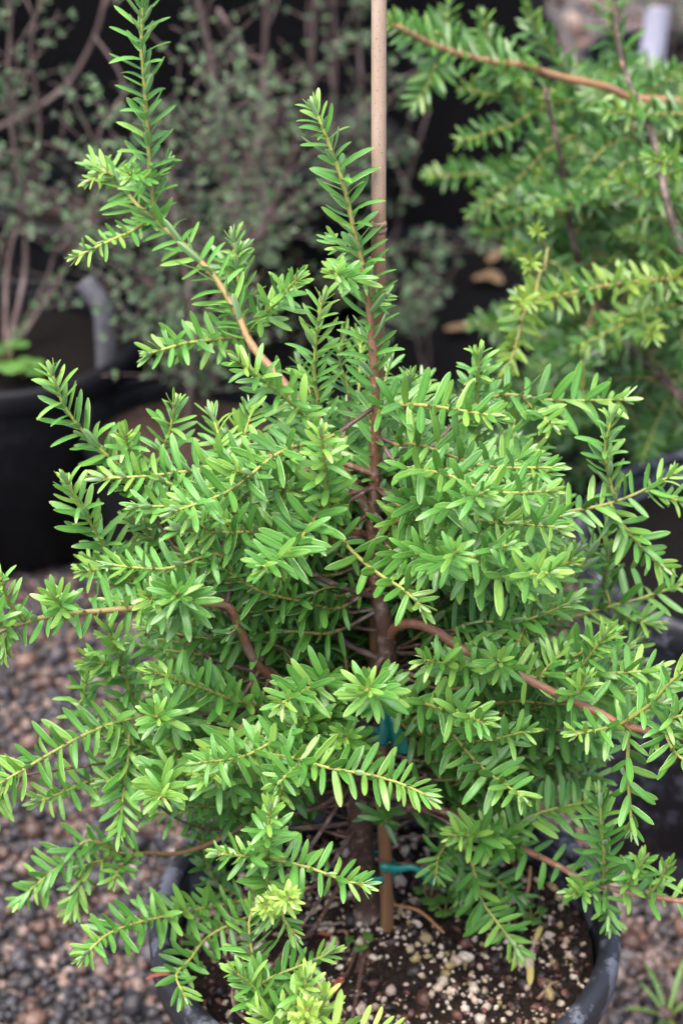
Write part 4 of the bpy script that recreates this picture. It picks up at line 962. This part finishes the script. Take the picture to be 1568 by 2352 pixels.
# ================================================================== FINE LEAVED SHRUBS AT THE LEFT
def twiggy(root_loc, label, stems, seed, n_side, leafsize, tone, spacing=.0046):
    random.seed(seed)
    root = empty('fine_leaved_shrub', root_loc); tag(root, label, 'shrub', 'fine leaved shrubs in the shade'); LV = []; TV = []; TF = []; off = 0
    def add_twig(path, r0, r1):
        nonlocal off
        n = len(path); V, F = tube_arrays(path, [r0 + (r1 - r0) * i / n for i in range(n)], 4); TV.extend(V); TF.extend([(a + off, b + off, c + off) for a, b, c in F]); off += len(V)
    def leaves(path, f0):
        T_, U_ = frames(path); n = len(path)
        tot = sum((path[i + 1] - path[i]).length for i in range(n - 1)); m = int(tot * (1 - f0) / spacing)
        for j in range(max(1, m // 5)):
            f = f0 + (1 - f0) * (j + random.uniform(.2, .8)) / max(1, m // 5); i = min(n - 2, int(f * (n - 1))); p = path[i].lerp(path[i + 1], min(1, f * (n - 1) - i)); t = T_[i]
            tn = tone + random.uniform(-.3, .3); a0 = random.uniform(0, 6.28)
            for q in range(random.randint(4, 6)):
                a = a0 + q * 1.3; rad = U_[i] * math.cos(a) + t.cross(U_[i]) * math.sin(a)
                L = t * random.uniform(.1, .8) + rad + UP * .15; LV.append((random.randrange(2), leaf_matrix(p, L, UP + rad * .3 - Vector((0, .5, 0)) + Vector((random.uniform(-.5, .5), random.uniform(-.5, .5), 0)), leafsize * random.uniform(.7, 1.35)), min(1, max(0, tn + random.uniform(-.15, .15)))))
    for (pts, r0, r1, density) in stems:
        path = catmull(pts, .02); n = len(path)
        V, F = tube_arrays(path, [(r0 + (r1 - r0) * i / n) * .0008 for i in range(n)], 7, .08); link('stem', mesh_tris('stem', V, F, M_TWIG), root)
        k = int(n_side * density)
        for _ in range(k):
            i = random.randrange(max(1, n // 6), n); p = path[i]; t = (path[min(i + 1, n - 1)] - path[max(0, i - 1)]).normalized()
            az = random.uniform(0, 6.28); d = (t * .9 + Vector((math.cos(az), math.sin(az), random.uniform(-.1, .6)))).normalized(); ln = random.uniform(.06, .20)
            q1 = p + d * ln * .5 + Vector((0, 0, random.uniform(-.01, .02))); q2 = p + d * ln + Vector((random.uniform(-.03, .03), random.uniform(-.03, .03), random.uniform(-.02, .04)))
            tw = catmull([p, q1, q2], .012); add_twig(tw, .0012, .0005); leaves(tw, .12)
            for _s in range(random.randint(2, 5)):
                j = random.randrange(1, len(tw)); pp = tw[j]; az = random.uniform(0, 6.28); d2 = (d * .5 + Vector((math.cos(az), math.sin(az), random.uniform(-.5, .5)))).normalized(); l2 = random.uniform(.025, .075)
                t2 = catmull([pp, pp + d2 * l2 * .5 + Vector((0, 0, .003)), pp + d2 * l2], .012); add_twig(t2, .0008, .0004); leaves(t2, .05)
    tag(link('twigs', mesh_tris('twigs', TV, TF, M_TWIG), root), kind='stuff')
    tag(link('foliage', bake_leaves('foliage', LV, TEMPL_SMALL, M_SMALL), root), kind='stuff')
def top_of(i): x, y, r, h, _ = pots_bg[i]; return Vector((x, y, h - .03))
def up(base, xy, Y0, Y1): return [base] + PP(xy, Y0, Y1)
b = top_of(0)
twiggy(b, 'fine leaved grey green shrub rising from the tagged pot', [(up(b, [60, 600, 40, 400, 20, 200, 25, 40, 20, -80], 1.03, 1.06), 4, 2, .8), (up(b, [150, 620, 215, 480, 230, 300, 290, 210, 245, 120, 215, 80], 1.04, 1.10), 3.5, 2, .15), (up(b, [20, 600, 90, 330, 70, 110, 95, 0, 105, -60], 1.08, 1.12), 3.5, 2, .55), (up(b, [110, 640, 150, 520, 260, 560, 330, 600], 1.0, .98), 3, 1.5, .9)], 101, 13, .0066, .5)
b = top_of(1)
twiggy(b, 'fine leaved shrub with a reddish trunk in the smaller black pot', [(up(b, [440, 860, 445, 760, 430, 640, 400, 500, 392, 380, 385, 260], .86, .95), 5, 2.2, 1.0), (up(b, [450, 780, 500, 680, 560, 600, 600, 520, 640, 420], .88, .98), 3.5, 1.8, 1.0), (up(b, [425, 760, 350, 660, 300, 600, 260, 520], .9, .92), 3, 1.5, 1.0)], 102, 21, .0066, .5)
b = top_of(3)
twiggy(b, 'sparse fine leaved shrub in shade behind the tagged pot', [(up(b, [-60, 300, 0, 292, 60, 262, 150, 200, 215, 92, 248, -20], 1.38, 1.42), 4.5, 3, .25), (up(b, [-40, 640, 0, 560, 80, 530, 150, 492, 182, 464], 1.40, 1.38), 4, 2, .5), (up(b, [-100, 400, -60, 200, -40, 0], 1.42, 1.42), 4, 2, .6)], 103, 14, .0066, .4)
b = top_of(4)
twiggy(b, 'twiggy fine leaved shrub with slender purple brown stems behind the smaller pot', [(up(b, [530, 560, 525, 470, 515, 350, 500, 230, 480, 110, 455, 0, 440, -80], 1.35, 1.36), 6, 4.5, .22), (up(b, [585, 560, 590, 400, 600, 260, 608, 120, 612, 0, 615, -60], 1.37, 1.4), 5.5, 4, .6), (up(b, [560, 560, 640, 440, 680, 330, 700, 240, 715, 160, 722, 60, 725, -40], 1.34, 1.32), 5, 3, .7), (up(b, [500, 600, 560, 400, 640, 260, 665, 210, 620, 160, 560, 110, 500, 20], 1.3, 1.25), 4.5, 3, .5)], 104, 14, .0066, .55)
b = top_of(5)
twiggy(b, 'fine leaved shrub standing behind the bamboo stake', [(up(b, [742, 560, 745, 440, 760, 300, 770, 150, 765, 0, 760, -60], 1.5, 1.5), 5, 3, .75), (up(b, [820, 560, 840, 380, 830, 200, 820, 40, 815, -60], 1.5, 1.48), 4.5, 2.5, .75), (up(b, [880, 560, 930, 430, 960, 330, 985, 250], 1.5, 1.45), 3.5, 2, .35), (up(b, [690, 640, 660, 560, 640, 480], 1.45, 1.4), 3, 1.6, .8)], 105, 18, .0066, .5)
wb = PZ(985, 880, .012)
twiggy(wb, 'thin straggly weed growing up through the weed mat right of the stake', [([wb, P(985, 800, wb.y + .0), P(975, 700, wb.y), P(985, 610, wb.y)], 2, 1, .3), ([wb, P(960, 800, wb.y + .02), P(950, 720, wb.y + .02)], 1.5, 1, .25)], 108, 18, .009, .45)
b = top_of(6)
twiggy(b, 'faint grey green shrub in the pot with the white tag', [([b, b + Vector((.0, .0, .12)), b + Vector((.03, .02, .3))], 4, 2, .5), ([b, b + Vector((.05, 0, .1)), b + Vector((.12, .02, .2))], 3, 2, .5)], 109, 24, .009, .4)
